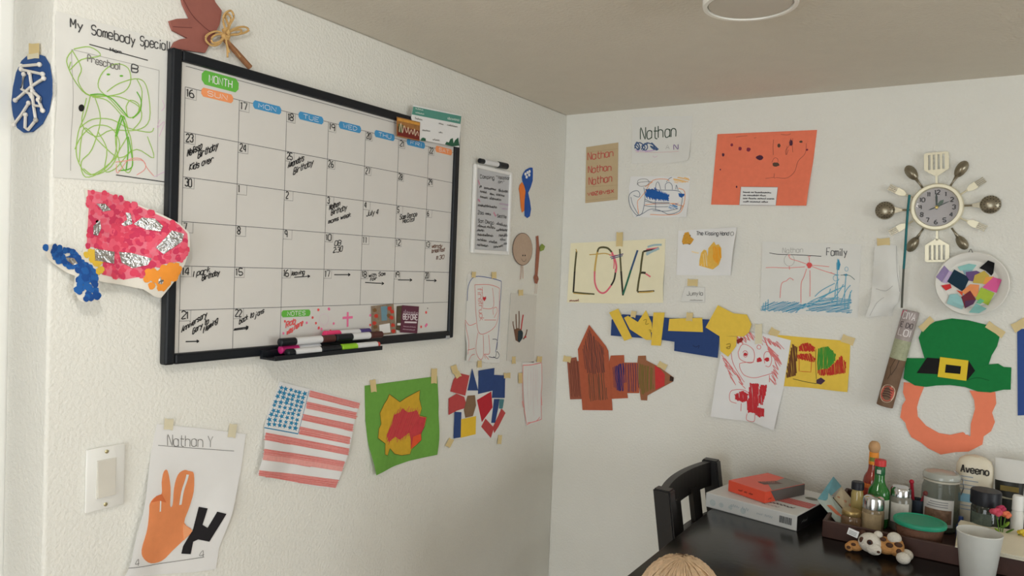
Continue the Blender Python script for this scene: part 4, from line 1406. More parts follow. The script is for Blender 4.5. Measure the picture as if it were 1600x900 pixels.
t.hatch(cP('520,400 615,430 620,560 545,600 520,500'), 1.6, 2.4, 1.9, M(122, 112, 58, .9, noise=0, name='moss_crayon'), 'moss_hatching', .0013)
t.fill(cP('627,412 665,438 692,470 690,540 632,568'), M(206, 62, 62, .9, noise=.1, name='red_band_crayon'), 'red_band', .0013)
t.fill(cP('725,478 748,490 746,515 722,512'), M(62, 46, 40, .9, noise=0, name='dark_tip'), 'dark_tip', .0013)
t.tape(cP('68,372')[0], 12, 10, .2, lift=.002)
t.tape(cP('676,414')[0], 14, 10, .5, lift=.002)
t.done()

t = PT('yellow_painting', 'yellow paper with red house, brown trunk and green painted blobs', 'painting', WR, b=.002, bumps=[(cQ('960,575')[0], .006, .08)])
t.sheet(cQ('500,213 760,237 1017,258 1012,400 1000,582 930,575 750,555 540,542'), YP)
t.hatch(cQ('645,275 678,300 672,480 610,490 615,420 635,330'), 1.5, 1.6, 2.2, M(112, 72, 46, .9, noise=0, name='trunk_brown_marker'), 'brown_trunk')
RM = M(196, 58, 46, .9, noise=0, name='red_marker')
for s_ in ('690,290 715,272 750,268 790,295 790,325 690,320', '675,345 700,340 760,338 797,370 785,390 725,380 685,370'):
    t.hatch(cQ(s_), 1.3, 1.5, 2.0, RM, 'red_roof')
t.hatch(cQ('805,440 880,430 920,390 960,348 990,400 985,460 900,475 820,478'), 1.5, 1.8, 2.0, RM, 'red_bush')
t.hatch(cQ('805,305 870,290 925,340 920,380 880,430 805,440'), 1.6, 1.6, 2.2, M(72, 150, 58, .9, noise=0, name='green_marker'), 'green_tree')
t.stroke(cQ('690,370 770,375 765,455 690,450'), 1.4, M(210, 92, 48, .9, noise=0, name='orange_marker'), 'house_outline', closed=True, sm=False)
t.stroke(cQ('650,498 720,515 800,530'), 1.3, INK, 'ground_line')
t.stroke(cQ('797,310 795,400 800,500'), 1.0, M(92, 72, 40, .9, noise=0, name='brown_marker'), 'divider_line')
t.fill(cQ('800,505 830,490 858,510 830,535 800,528'), M(82, 58, 82, .9, noise=.1, name='purple_marker'), 'purple_blob')
t.tape(cQ('530,202')[0], 15, 12, .5)
t.tape(cQ('1002,250')[0], 20, 13, .35)
t.done()

t = PT('clown_drawing', 'white sheet with a red crayon smiling figure overlapping the yellow painting', 'drawing', WR, b=.005, bumps=[(cQ('540,800')[0], .016, .11), (cQ('140,720')[0], .008, .07)])
t.sheet(cQ('190,340 215,262 330,212 430,200 520,222 637,252 592,540 535,824 400,774 250,757 130,737 150,550'), PAPER2)
RP, RL = M(226, 128, 128, .85, noise=0, name='red_crayon_pale'), M(204, 54, 62, .85, noise=.06, name='red_crayon_strong')
for s_ in ('310,400 340,394 400,392', '310,400 312,432 340,475 400,492 460,480 520,462', '255,320 265,390 300,460 340,520', '300,330 320,285 350,280 395,310 405,360 390,395 350,392 310,370 300,330', '330,330 345,318 362,335 350,360 335,350 345,335 352,345',
           '470,400 465,350 480,325 505,335 515,380 500,420 475,415', '420,295 430,282 445,292 440,308 424,305 420,295', '245,600 262,572 330,568 370,590', '245,600 250,640 290,655', '320,655 318,705', '358,720 356,760 405,768 410,722', '500,475 500,520', '430,530 432,660'):
    t.stroke(cQ(s_), 1.5, RP, 'red_outline')
random.seed(11)
for a, b, n in ((cQ('210,370')[0], cQ('270,520')[0], 9), (cQ('240,400')[0], cQ('330,540')[0], 9), (cQ('290,255')[0], cQ('400,225')[0], 10), (cQ('440,250')[0], cQ('575,285')[0], 10), (cQ('500,320')[0], cQ('560,380')[0], 8), (cQ('555,370')[0], cQ('520,520')[0], 10), (cQ('490,300')[0], cQ('540,330')[0], 6)):
    pts = []
    for i in range(n * 2):
        f = i / (n * 2 - 1)
        s1 = 1 if i % 2 else -1
        pts.append((a[0] + (b[0] - a[0]) * f + s1 * random.uniform(2, 6), a[1] + (b[1] - a[1]) * f + s1 * random.uniform(3, 8)))
    t.stroke(pts, 1.5, RP, 'hair_scribble')
for s_ in ('375,525 430,530 426,710 365,716 353,650 370,620', '440,540 482,538 476,600 456,665 430,650', '278,600 325,575 365,595 356,640 325,647 285,630', '400,680 470,685 470,735 440,740 400,712'):
    t.hatch(cQ(s_), 1.5, 1.2, 2.2, RL, 'red_clothes', jit=.8)
for p, r in (('435,378', 4.2), ('485,375', 3.6), ('347,342', 2.6)):
    t.fill(circ(cQ(p)[0], r, r * .9, 12, jit=.2), RL, 'red_face_marks')
t.fill(cQ('290,250 320,235 335,240 325,262 295,275'), M(150, 50, 46, .85, noise=.1, name='dark_red_crayon'), 'dark_patch')
t.tape(cQ('432,212')[0], 11, 32, 0, TAPE_W)
t.done()
random.seed(5)

t = PT('family_drawing', 'white sheet headed Family with blue scribbles and thin red figures', 'drawing', WR, b=.0018)
t.sheet(cO('322,168 1018,187 1003,450 990,706 305,660 312,400'), PAPER)
t.stroke(cO('370,248 430,258 560,262 735,272'), 1.5, INK, 'ruled_line')
p = cO('772,266 915,270')
t.text('Family', p[0], p[1], 11.5, 1.7, M(84, 84, 88, .7, noise=0, name='grey_marker'), jit=.2)
p = cO('465,250 605,246')
t.text('Nathan', p[0], p[1], 8, .9, PENCIL_L, jit=.3)
for s_ in ('345,352 400,350 490,354 560,350 620,346', '505,265 520,290 570,305 640,330', '650,335 720,338 790,346', '660,340 740,370 830,398', '632,360 612,420 594,465 592,600', '655,370 657,460 655,555', '510,340 512,366', '650,280 652,320',
           '490,445 515,425 540,440', '445,565 452,480 465,455 490,445', '500,262 520,264', '640,275 660,272', '800,385 815,392'):
    t.stroke(cO(s_), 1.5, M(236, 146, 142, .85, noise=0, name='light_red_pen'), 'red_figure')
t.fill(circ(cO('650,335')[0], 4, 4.4, 12, jit=.25), M(228, 92, 92, .85, noise=0, name='red_burst'), 'red_burst')
t.stroke(circ(cO('510,300')[0], 8, 9, 12), .8, PENCIL_L, 'pencil_circle', closed=True)
BB, BB2 = M(62, 152, 190, .85, noise=.05, name='cyan_crayon'), M(106, 176, 204, .85, noise=0, name='light_cyan_crayon')
t.hatch(cO('310,625 360,600 460,588 560,596 600,610 660,600 560,668 450,660 310,655'), -.35, 1.7, 1.2, BB, 'cyan_scribble', jit=2.5)
t.hatch(cO('640,600 760,560 850,560 940,578 950,680 840,668 700,660 640,660'), -.15, 1.8, 1.2, BB, 'cyan_scribble', jit=3)
for s_ in ('560,660 660,590 760,545 850,500', '690,555 740,510 830,462', '720,570 800,530 900,480', '600,640 720,590 860,560', '850,290 848,400 850,520 845,610', '910,400 900,520 900,640', '870,610 905,520 940,475', '800,600 860,520 890,470', '690,600 780,540 800,500',
           '920,640 930,560 950,510', '340,660 345,590', '360,655 362,575', '322,650 330,600', '830,560 840,470 860,430', '935,600 940,520'):
    t.stroke(cO(s_), 1.8, BB2, 'cyan_lines')
t.fill(cO('842,320 858,290 870,330 860,370 842,365'), BB, 'cyan_figure')
t.fill(cO('890,400 912,395 926,405 905,412'), BB, 'cyan_figure')
t.stroke(circ(cO('912,362')[0], 2.6, 3.4, 10), 1, BB2, 'cyan_lines', closed=True)
t.stroke(circ(cO('835,425')[0], 3.6, 4.6, 10), 1, BB2, 'cyan_lines', closed=True)
t.stroke(cO('800,385 830,400 860,405'), 1.4, BB, 'cyan_figure')
t.stroke(cO('870,405 930,406 970,437'), 1.4, M(92, 120, 120, .85, noise=0, name='grey_teal_pen'), 'teal_line')
t.done()

t = PT('crumpled_paper', 'blank crumpled white paper piece hanging from tape left of the teal cord', 'paper', WR, b=.002, bumps=[(cO('1200,420')[0], .014, .05), (cO('1120,600')[0], .016, .05), (cO('1270,560')[0], .018, .05), (cO('1160,280')[0], .006, .05), (cO('1060,690')[0], .012, .04)])
t.sheet(cO('1112,192 1190,186 1262,195 1278,330 1292,520 1280,592 1240,640 1235,692 1140,690 1045,702 1085,600 1098,400'), PAPER, maxe=.01)
t.stroke(cO('1120,500 1190,515 1240,480'), .9, PENCIL_L, 'crease_shade')  # grey strokes paint the shade of the folds onto the blank paper
t.stroke(cO('1080,690 1130,600 1180,560'), .8, PENCIL_L, 'crease_shade')
t.stroke(cO('1262,200 1270,380 1290,520'), .8, PENCIL_L, 'crease_shade')
t.tape(cO('1172,170')[0], 20, 12, -.05)
t.done(True)

# rain stick: tube in the wall plane
ta, tb = WR.uv(cV('290,90')[0], .024), WR.uv(cV('146,602')[0], .024)
L = math.hypot(ta[0] - tb[0], ta[1] - tb[1])
ang = math.atan2(ta[1] - tb[1], ta[0] - tb[0])
t = thing('rain_stick', 'printed cardboard tube rain stick hung from a thin teal cord beside the leprechaun', 'rain stick', (tb[0], -.024, tb[1]), mat3=WR.m3 @ Matrix.Rotation(ang, 3, 'Z'))
TR_ = .0215
def seg(nm, f0, f1, mt, r=TR_):
    geo = lathe([(r, 0), (r, (f1 - f0) * L)], 26)
    return mk(nm, tr(geo, (f0 * L, 0, 0), ry=PI / 2), mt, t, True)
seg('brown_section', 0, .50, M(124, 98, 78, .7, noise=.15, nscale=50, name='brown_kraft_tube'))
seg('green_section', .50, .70, M(176, 180, 150, .7, noise=.2, nscale=110, name='pale_green_print'))
seg('grey_section', .70, 1, M(176, 164, 162, .7, noise=.2, nscale=110, name='grey_pink_print'))


def on_tube(nm, mt, lines, w, r=TR_ + .0006):
    V, F = [], []
    for pl in lines:
        n0 = len(V)
        n = len(pl)
        for i in range(n):
            a, b = pl[max(i - 1, 0)], pl[min(i + 1, n - 1)]
            dx, dy = b[0] - a[0], b[1] - a[1]
            l = math.hypot(dx, dy) or 1
            for sg in (1, -1):
                x, y = pl[i][0] - dy / l * w * sg / 2, pl[i][1] + dx / l * w * sg / 2
                V.append((x, r * math.sin(y / r), r * math.cos(y / r)))
        F += [(n0 + 2 * i, n0 + 2 * i + 1, n0 + 2 * i + 3, n0 + 2 * i + 2) for i in range(n - 1)]
    return mk(nm, (V, F), mt, t)


def tube_text(txt, x, h, wd, w, mt, nm):
    gl, tw = glyphs(txt)
    # letters run across the tube, top of letters towards +x
    on_tube(nm, mt, [[(x + b / 6 * h, wd / 2 - a / tw * wd) for a, b in pl] for pl in gl], w)


LT = M(232, 226, 226, .6, noise=0, name='white_tube_print')
DKT = M(96, 88, 88, .6, noise=0, name='dark_tube_print')
tube_text('CIVA', L * .915, L * .07, .034, .0028, LT, 'tube_lettering')
tube_text('E DO', L * .83, L * .05, .034, .0026, DKT, 'tube_lettering')
tube_text('LOI', L * .745, L * .065, .034, .0028, LT, 'tube_lettering')
on_tube('pink_mark', M(230, 92, 130, .6, noise=0, name='pink_tube_mark'), [[(L * .93, .026), (L * .985, .022), (L * .995, .010)]], .004)
on_tube('tube_crack', M(70, 56, 46, .7, noise=0, name='dark_crack'), [[(L * .28, .010), (L * .34, .006), (L * .40, .011), (L * .50, .004)], [(L * .33, .004), (L * .42, -.004), (L * .5, -.006)]], .0016)
gd_ = []
for k in range(8):
    gd_.append([(L * (.52 + .02 * k), .02 - .004 * (k % 3)), (L * (.53 + .02 * k), -.012)])
on_tube('green_print_lines', M(132, 142, 112, .7, noise=0, name='sage_print'), gd_, .0012)
V, F = [], []
for i in range(24):
    a = 2 * PI * i / 24
    x, y = L * .14 + .026 * math.cos(a), .021 * math.sin(a)
    V.append((x, (TR_ + .0007) * math.sin(y / TR_), (TR_ + .0007) * math.cos(y / TR_)))
F.append(tuple(range(24)))
mk('round_label', (V, F), M(226, 196, 172, .6, noise=.05, name='cream_label'), t)
V = []
for i in range(24):
    a = 2 * PI * i / 24
    x, y = L * .14 + .022 * math.cos(a), .017 * math.sin(a)
    V.append((x, (TR_ + .0011) * math.sin(y / TR_), (TR_ + .0011) * math.cos(y / TR_)))
mk('label_face', (V, F), M(206, 98, 82, .6, noise=.15, nscale=150, name='red_label'), t)
on_tube('label_print', M(72, 40, 40, .6, noise=0, name='label_ink'), [[(L * .14 + dx, .012), (L * .14 + dx + .003, 0), (L * .14 + dx, -.012)] for dx in (-.010, -.003, .004, .011)], .0022, TR_ + .0016)
# cord from the clock's side down to the tube mouth
cp = [WR.uv(p, .03) for p in cS('365,380 352,500 343,620 335,760')] + [WR.uv(p, .03) for p in cU('360,200 350,380 345,505')]
inv = (Matrix.Translation(t.location) @ t.rotation_euler.to_matrix().to_4x4()).inverted()
loc_pts = [inv @ Vector((u, -(.05 if k < 4 else .03), v)) for k, (u, v) in enumerate(cp)]
# keep the seen line: re-cast the upper points at their own depth
loc_pts = [inv @ WR.w(*WR.uv(p, b), b) for p, b in zip(cS('365,380 352,500 343,620 335,760') + cU('360,200 350,380 345,505'), (.052, .052, .048, .045, .044, .042, .04))]
mk('hanging_cord', tube(loc_pts[:5], .0032, 8), M(36, 112, 118, .6, noise=.05, name='teal_cord'), t, True)
mk('cord_end', tube(loc_pts[4:], .0028, 8), M(86, 88, 80, .7, noise=.05, name='dark_cord'), t, True)

# ---------------------------------------------------------------- clock
cc = WR.uv(cS('556,466')[0], .02)
t = thing('utensil_clock', 'round wall clock ringed by metal spoons, forks, skimmers and spatulas', 'clock', (cc[0], 0, cc[1]), mat3=WR.m3)


def cl(p):
    q_ = WR.uv(cS(p)[0], .02)
    return Vector((q_[0] - cc[0], q_[1] - cc[1]))


RO = (abs(cl('748,466').x) + abs(cl('365,466').x) + abs(cl('556,303').y) + abs(cl('556,632').y)) / 4
SIL = M(226, 219, 194, .34, metal=.25, noise=.05, nscale=20, name='brushed_nickel')
SILD = M(150, 142, 124, .32, metal=.8, noise=.1, nscale=30, name='darker_steel')  # darker metal tone for spoons, skimmers and fork tines
mk('clock_case', lathe([(RO * .95, .002), (RO, .008), (RO, .024), (RO * .985, .029), (RO * .95, .031), (RO * .84, .031), (RO * .82, .026), (RO * .80, .018), (.0001, .018)], 56), SIL, t, True)
mk('clock_face', lathe([(RO * .81, .0185), (.0001, .0186)], 48), M(206, 196, 196, .35, noise=.10, nscale=14, name='mottled_dial'), t)
V, F = [], []
for n in range(1, 13):
    gl, tw = glyphs(str(n))
    a = PI / 2 - n * PI / 6
    cx_, cy_ = RO * .63 * math.cos(a), RO * .63 * math.sin(a)
    hh = RO * .17
    sc_ = hh / 6
    for pl in gl:
        for i in range(len(pl) - 1):
            p0 = Vector((cx_ + (pl[i][0] - tw / 2) * sc_, cy_ + (pl[i][1] - 3) * sc_))
            p1 = Vector((cx_ + (pl[i + 1][0] - tw / 2) * sc_, cy_ + (pl[i + 1][1] - 3) * sc_))
            dd = (p1 - p0)
            nn = Vector((-dd.y, dd.x)).normalized() * .0014 if dd.length > 0 else Vector((0, 0))
            k = len(V)
            V += [(*(p0 + nn), .0192), (*(p0 - nn), .0192), (*(p1 - nn), .0192), (*(p1 + nn), .0192)]
            F.append((k, k + 1, k + 2, k + 3))
mk('hour_numerals', (V, F), M(58, 52, 56, .6, noise=0, name='numeral_ink'), t)


def hand(a, l, w, nm, z, mt):
    d_ = Vector((math.cos(a), math.sin(a)))
    n_ = Vector((-d_.y, d_.x))
    mk(nm, prism([tuple(-d_ * l * .15 + n_ * w / 2), tuple(-d_ * l * .15 - n_ * w / 2), tuple(d_ * l * .7 - n_ * w * .7), tuple(d_ * l), tuple(d_ * l * .7 + n_ * w * .7)], z, z + .0008), mt, t)


HM = M(58, 72, 66, .5, noise=.05, name='dark_hand')
hand(math.radians(94), RO * .62, .004, 'minute_hand', .0205, HM)
hand(math.radians(52), RO * .40, .007, 'hour_hand', .0198, M(92, 116, 98, .5, noise=.05, name='green_grey_hand'))
hand(math.radians(28), RO * .55, .0016, 'alarm_hand', .0200, HM)
hand(math.radians(203), RO * .34, .0022, 'second_hand', .0212, HM)
mk('hand_hub', tr(lathe([(.0045, 0), (.0045, .002), (.0001, .003)], 14), (0, 0, .0205)), M(206, 176, 92, .3, metal=.8, noise=.02, name='brass_hub'), t, True)
mk('glass_cover', lathe([(RO * .82, .0245), (RO * .5, .0262), (.0001, .0268)], 48), glass(235, 238, 240, 'dial_glass', .95, .05), t, True)


def frame(base, tip):
    d_ = (tip - base)
    l = d_.length
    return base, math.atan2(d_.y, d_.x), l


def uten(kind, base, tip, nm):
    b0, a, l = frame(cl(base), cl(tip))
    if kind == 'spatula':
        h0 = l * .26
        wd = l * .34
        n = 4
        # blade of five bars and two bridges so the slots are open
        x0, x1, x2 = h0 + l * .20, l * .62 + h0 * .3, l
        out = [(h0, .004), (x0, wd), (x1, wd * 1.02), (l * .97, wd * .98), (l, wd * .80)]
        geo = [box(0, h0 + .004, -.0028, .0028, .010, .0135)]
        V = [(h0, -.004), (x0, -wd), (x0, wd), (h0, .004)]
        geo.append(prism(V, .010, .0135))
        geo.append(prism([(l * .93, -wd), (l * .975, -wd * .97), (l, -wd * .78), (l, wd * .78), (l * .975, wd * .97), (l * .93, wd)], .010, .0135))
        sl, ib = wd * .20, wd * .18
        ob_ = (2 * wd - 4 * sl - 3 * ib) / 2
        yy = -wd
        for i in range(n + 1):
            w_ = ob_ if i in (0, n) else ib
            geo.append(box(x0 - .0005, l * .93 + .0005, yy, yy + w_, .010, .0135))
            yy += w_ + sl
        o = mk(nm, tr(join(*geo), (b0.x, b0.y, 0), rz=a), SIL, t)
    elif kind == 'spoon':
        hx = l * .34
        bw = l * .19
        V, F = [], []
        n, m = 16, 6
        cxm = (hx + l) / 2 + l * .04
        rx = (l - hx) / 2
        for k in range(m + 1):
            f = k / m
            for i in range(n):
                aa = 2 * PI * i / n
                egg = 1 + .12 * math.cos(aa)
                V.append((cxm + rx * f * math.cos(aa), bw * f * math.sin(aa) * egg, .024 - .012 * (f * f)))
        for k in range(m):
            for i in range(n):
                j = (i + 1) % n
                F.append((k * n + i, (k + 1) * n + i, (k + 1) * n + j, k * n + j))
        bowl = (V, F)
        o = mk(nm, tr(join(bowl, tube([(0, 0, .011), (hx * .6, 0, .012), (hx + l * .1, 0, .013)], [.0026, .0026, .005], 8)), (b0.x, b0.y, 0), rz=a), SILD, t, 2)
    elif kind == 'fork':
        hx = l * .30
        w = l * .135
        geo = [tube([(0, 0, .011), (hx, 0, .012)], .0024, 8)]
        geo.append(prism([(hx - .002, -.003), (hx + l * .14, -w * .95), (l * .66, -w), (l * .66, w), (hx + l * .14, w * .95), (hx - .002, .003)], .010, .0130))
        o = mk(nm, tr(join(*geo), (b0.x, b0.y, 0), rz=a), SIL, t)
        for i in range(4):
            y = -w + 2 * w * (i + .5) / 4
            mk('tine', tr(box(l * .655, l, y - w * .16, y + w * .16, .010, .0125), (b0.x, b0.y, 0), rz=a), SILD, o)
    else:
        r_ = l * .29
        cxm = l - r_
        geo = [tube([(0, 0, .011), (l * .22, 0, .012)], .0028, 8), prism([(l * .2, -.003), (cxm - r_ * .9, -r_ * .35), (cxm - r_ * .9, r_ * .35), (l * .2, .003)], .010, .0128)]
        dish = lathe([(r_, .012), (r_ * .96, .017), (r_ * .8, .021), (r_ * .5, .0255), (r_ * .2, .027), (.0001, .0272)], 32)
        o = mk(nm, tr(join(join(*geo), tr(dish, (cxm, 0, 0))), (b0.x, b0.y, 0), rz=a), SILD, t, True)
        hl = []
        for ring, cnt in ((.86, 20), (.58, 12)):
            for i in range(cnt):
                aa = 2 * PI * i / cnt
                zz = .0205 if ring > .7 else .0250
                hl.append(tr(lathe([(r_ * .052, 0), (.0001, .0008)], 7), (cxm + r_ * ring * math.cos(aa), r_ * ring * math.sin(aa), zz)))
        h_ = mk('drain_hole', tr(join(*hl), (b0.x, b0.y, 0), rz=a), M(58, 52, 46, .6, noise=0, name='dark_hole'), o)
        h_['kind'] = 'stuff'
    return o


uten('spatula', '554,302', '552,78', 'spatula')
uten('spatula', '557,632', '557,852', 'spatula')
uten('spoon', '648,320', '760,146', 'spoon')
uten('spoon', '660,612', '762,756', 'spoon')
uten('spoon', '460,615', '356,772', 'spoon')
uten('spoon', '455,328', '345,180', 'spoon')
uten('fork', '722,376', '893,268', 'fork')
uten('fork', '722,542', '902,618', 'fork')
uten('fork', '388,562', '222,650', 'fork')
uten('fork', '384,398', '217,322', 'fork')
uten('skimmer', '748,455', '1012,443', 'skimmer')
uten('skimmer', '365,484', '120,490', 'skimmer')

# ---------------------------------------------------------------- paper plate
pc = WR.uv(cU('890,316')[0], .025)
e1, e2 = WR.uv(cU('1182,316')[0], .025), WR.uv(cU('890,574')[0], .025)
PR = ((e1[0] - pc[0]) + (pc[1] - e2[1])) / 2
class Plate(PT):
    def off(s, u, v):
        r = math.hypot(u - pc[0], v - pc[1]) / PR
        if r < .72: return .0195
        if r < .82: return .0195 + .010 * (r - .72) / .10
        return .0295 + .006 * min(1, (r - .82) / .15)


t = Plate('tissue_plate', 'white paper plate with glued colourful tissue squares below the clock', 'craft', WR, b=.0195)
t.sub = True
d = t._part('plate', M(230, 228, 222, .8, noise=.02, name='paper_plate'))
V, F = [], []
rings = [.0001, .3, .6, .72, .77, .82, .88, .94, .97, 1.0]
n = 56
for k, r in enumerate(rings):
    for i in range(n):
        a = 2 * PI * i / n
        fl = .0008 * (1 if i % 2 else -1) if r > .8 else 0
        zz = t.off(pc[0] + r * PR, pc[1]) + fl - (.003 if r == 1.0 else 0)
        V.append(WR.w(pc[0] + r * PR * math.cos(a), pc[1] + r * PR * math.sin(a), zz))
for k in range(len(rings) - 1):
    for i in range(n):
        j = (i + 1) % n
        F.append((k * n + i, (k + 1) * n + i, (k + 1) * n + j, k * n + j))
nb = len(V)
for k in range(len(V)):
    V.append(V[k] + Vector((0, .0016, 0)))
for q_ in list(F):
    F.append(tuple(i + nb for i in reversed(q_)))
for i in range(n):
    j = (i + 1) % n
    F.append((9 * n + i, 9 * n + nb + i, 9 * n + nb + j, 9 * n + j))
d['v'], d['f'] = V, F
cols = dict(lav=(150, 132, 176), ll=(196, 178, 214), navy=(22, 52, 72), aqua=(150, 206, 202), pur=(110, 84, 136), blk=(24, 24, 28), oli=(206, 180, 84), org=(242, 156, 100), or2=(240, 168, 84), pnk=(228, 100, 160),
            lime=(176, 202, 72), red=(216, 58, 60), ro=(222, 88, 52), mar=(122, 48, 62), pd=(92, 58, 92), aq2=(156, 202, 204), aq3=(140, 200, 196), tea=(110, 190, 150), bl=(140, 176, 190))
for k, (c_, s_) in enumerate((('lav', '680,175 715,215 660,305 615,265'), ('ll', '715,215 742,226 702,312 664,308'), ('aqua', '780,185 870,160 930,170 900,210 800,215'), ('bl', '820,212 900,208 880,245 835,245'), ('pur', '845,225 930,215 960,230 915,300 850,290'), ('navy', '755,205 850,255 870,285 825,380 700,300'),
                              ('blk', '1020,135 1070,155 1060,235 1045,255 1000,215 950,195'), ('oli', '915,250 990,215 1030,255 1010,320 900,310'), ('or2', '1000,265 1065,260 1040,320 980,320'), ('pnk', '1060,265 1125,285 1085,388 975,345'), ('org', '880,320 950,325 940,420 850,410 810,380'),
                              ('lime', '965,345 1070,390 1020,485 920,435'), ('red', '655,330 725,318 735,350 690,370'), ('ro', '770,365 820,380 820,412'), ('aq2', '720,400 780,395 835,455 820,515 700,470'), ('mar', '880,370 925,440 840,510 810,420'), ('pd', '840,450 925,440 905,475 840,508'), ('tea', '960,430 990,450 960,475 925,465'), ('aq3', '925,470 1010,510 950,545 870,540'))):
    t.sheet(cU(s_), M(*cols[c_], .8, noise=.05, nscale=70), 'tissue_square', .0016 + .00022 * k, .00015)
t.stroke(cU('870,72 885,48 900,75'), 1.5, PENCIL, 'pencil_tick', .001)
t.done(True)

# ---------------------------------------------------------------- leprechaun
t = PT('leprechaun_craft', 'green paper hat with buckle above an orange paper beard ring', 'craft', WR, b=.003)
OB = M(253, 142, 108, .9, noise=.04, nscale=60, name='orange_beard_paper')
t.sheet(cV('250,475 300,480 360,500 335,560 321,610 325,660 370,710 440,750 500,760 570,745 610,768 612,700 635,620 630,570 605,520 745,528 750,590 727,640 743,690 722,740 682,768 675,812 600,850 530,853 450,866 380,832 340,800 290,772 265,722 258,695 230,665 241,600 260,570 245,530'), OB, 'beard', 0, .0008)
GH = M(28, 128, 66, .9, noise=.08, nscale=80, name='green_hat_paper')
t.sheet(cV('350,190 420,146 510,130 600,140 700,165 768,230 755,280 725,330 708,382 720,440 360,420 362,345 345,290 330,235'), GH, 'hat_crown', .0012, .0008)
t.sheet(cV('262,344 365,345 440,400 600,410 712,378 760,374 790,392 832,395 828,515 790,515 720,530 650,525 580,500 500,490 430,492 370,500 310,492 248,455'), GH, 'hat_brim', .0020, .0008)
BK = M(28, 26, 28, .9, noise=.05, name='black_belt_paper')
t.sheet(cV('375,342 600,357 636,412 592,465 588,440 320,425'), BK, 'hat_band', .0028, .0007)
t.sheet(cV('447,338 600,357 588,467 433,445'), M(238, 206, 60, .9, noise=.04, name='yellow_buckle_paper'), 'buckle', .0036, .0007)
t.sheet(cV('478,378 560,388 555,430 473,422'), BK, 'buckle_hole', .0042, .0005)
t.stroke(cV('596,462 650,450 712,465'), 1.2, M(16, 92, 48, .9, noise=0, name='dark_green_seam'), 'hat_seam', .0026)
t.fill(circ(cV('592,752')[0], 3.6, 2.2, 9, jit=.2), PAPER2, 'glue_spot', .0006)
t.tape(cV('372,160')[0], 25, 11, -.75, lift=.0022)
t.tape(cV('745,190')[0], 31, 12, .6, lift=.0022)
t.done()

t = PT('blue_paper', 'plain blue construction paper sheet taped at the right edge of view', 'paper', WR, b=.002)
t.sheet(cV('863,188 1120,178 1110,645 866,655'), M(56, 84, 152, .9, noise=.06, nscale=60, name='royal_blue_paper'))
t.tape(cV('878,165')[0], 25, 15, -.5)
t.done()

# ================================================================== table, chair and what stands on it
ZT = CAM.z - .65            # table top
TX0, TX1, TY0, TY1 = .703, 1.92, -.94, -.012
BLK = M(24, 22, 21, .2, noise=.25, nscale=70, spec=.26, name='black_lacquered_wood', bump=.04, bscale=90)
t = thing('dining_table', 'counter-height black wooden table against the wall', 'table', ((TX0 + TX1) / 2, (TY0 + TY1) / 2, 0))
hx, hy = (TX1 - TX0) / 2, (TY1 - TY0) / 2
mk('tabletop', box(-hx, hx, -hy, hy, ZT - .03, ZT, .004, 2), BLK, t, True)
mk('apron', join(box(-hx + .05, hx - .05, -hy + .05, -hy + .07, ZT - .12, ZT - .0305), box(-hx + .05, hx - .05, hy - .07, hy - .05, ZT - .12, ZT - .0305),
                 box(-hx + .05, -hx + .07, -hy + .07, hy - .07, ZT - .12, ZT - .0305), box(hx - .07, hx - .05, -hy + .07, hy - .07, ZT - .12, ZT - .0305)), BLK, t)
for sx in (-1, 1):
    for sy in (-1, 1):
        x, y = sx * (hx - .085), sy * (hy - .085)
        mk('leg', box(x - .035, x + .035, y - .035, y + .035, 0, ZT - .0305, .004), BLK, t)

# chair: back toward the left wall, seat under the table
CHM = M(26, 24, 24, .4, noise=.15, nscale=60, spec=.45, name='black_chair_wood')
cy0, cy1, cxt = -.545, -.115, .628
ch = thing('counter_chair', 'black wooden counter chair with curved top rail at the table end', 'chair', (cxt + .2, (cy0 + cy1) / 2, 0))
ox, oy = cxt + .2, (cy0 + cy1) / 2
ZC = ZT + .082


def post(y, nm):
    # leans back: top further left than the foot of the back
    pts = [(cxt - ox + .055, 0.0), (cxt - ox + .06, .62), (cxt - ox, ZC)]
    g = []
    V, F = [], []
    w, dpt = .019, .024
    for x, z in pts:
        for sx, sy in ((-1, -1), (1, -1), (1, 1), (-1, 1)):
            V.append((x + sx * dpt, y - oy + sy * w, z))
    for k in range(2):
        for i in range(4):
            j = (i + 1) % 4
            F.append((k * 4 + i, k * 4 + j, (k + 1) * 4 + j, (k + 1) * 4 + i))
    F += [(3, 2, 1, 0), (8, 9, 10, 11)]
    bm = bmesh.new()
    vs = [bm.verts.new(p) for p in V]
    for f in F:
        bm.faces.new([vs[i] for i in f])
    bmesh.ops.bevel(bm, geom=[e for e in bm.edges], offset=.004, segments=2, affect='EDGES')
    mk(nm, bm_out(bm), CHM, ch, True)


post(cy0 + .019, 'back_leg')
post(cy1 - .019, 'back_leg')


def rail_c(z0, z1, bulge, xt, nm, th=.02):
    n = 14
    V, F = [], []
    ya, yb_ = cy0 + .034 - oy, cy1 - .034 - oy
    for i in range(n + 1):
        f = i / n
        y = ya + (yb_ - ya) * f
        x = xt - ox - bulge * (1 - (2 * f - 1) ** 2)
        for dx, z in ((-th / 2, z0), (th / 2, z0), (th / 2, z1), (-th / 2, z1)):
            V.append((x + dx + (.0 if z == z0 else -.006), y, z))
    for i in range(n):
        for k in range(4):
            j = (k + 1) % 4
            F.append((i * 4 + k, (i + 1) * 4 + k, (i + 1) * 4 + j, i * 4 + j))
    F += [(0, 1, 2, 3), tuple(n * 4 + k for k in (3, 2, 1, 0))]
    mk(nm, (V, F), CHM, ch, False)


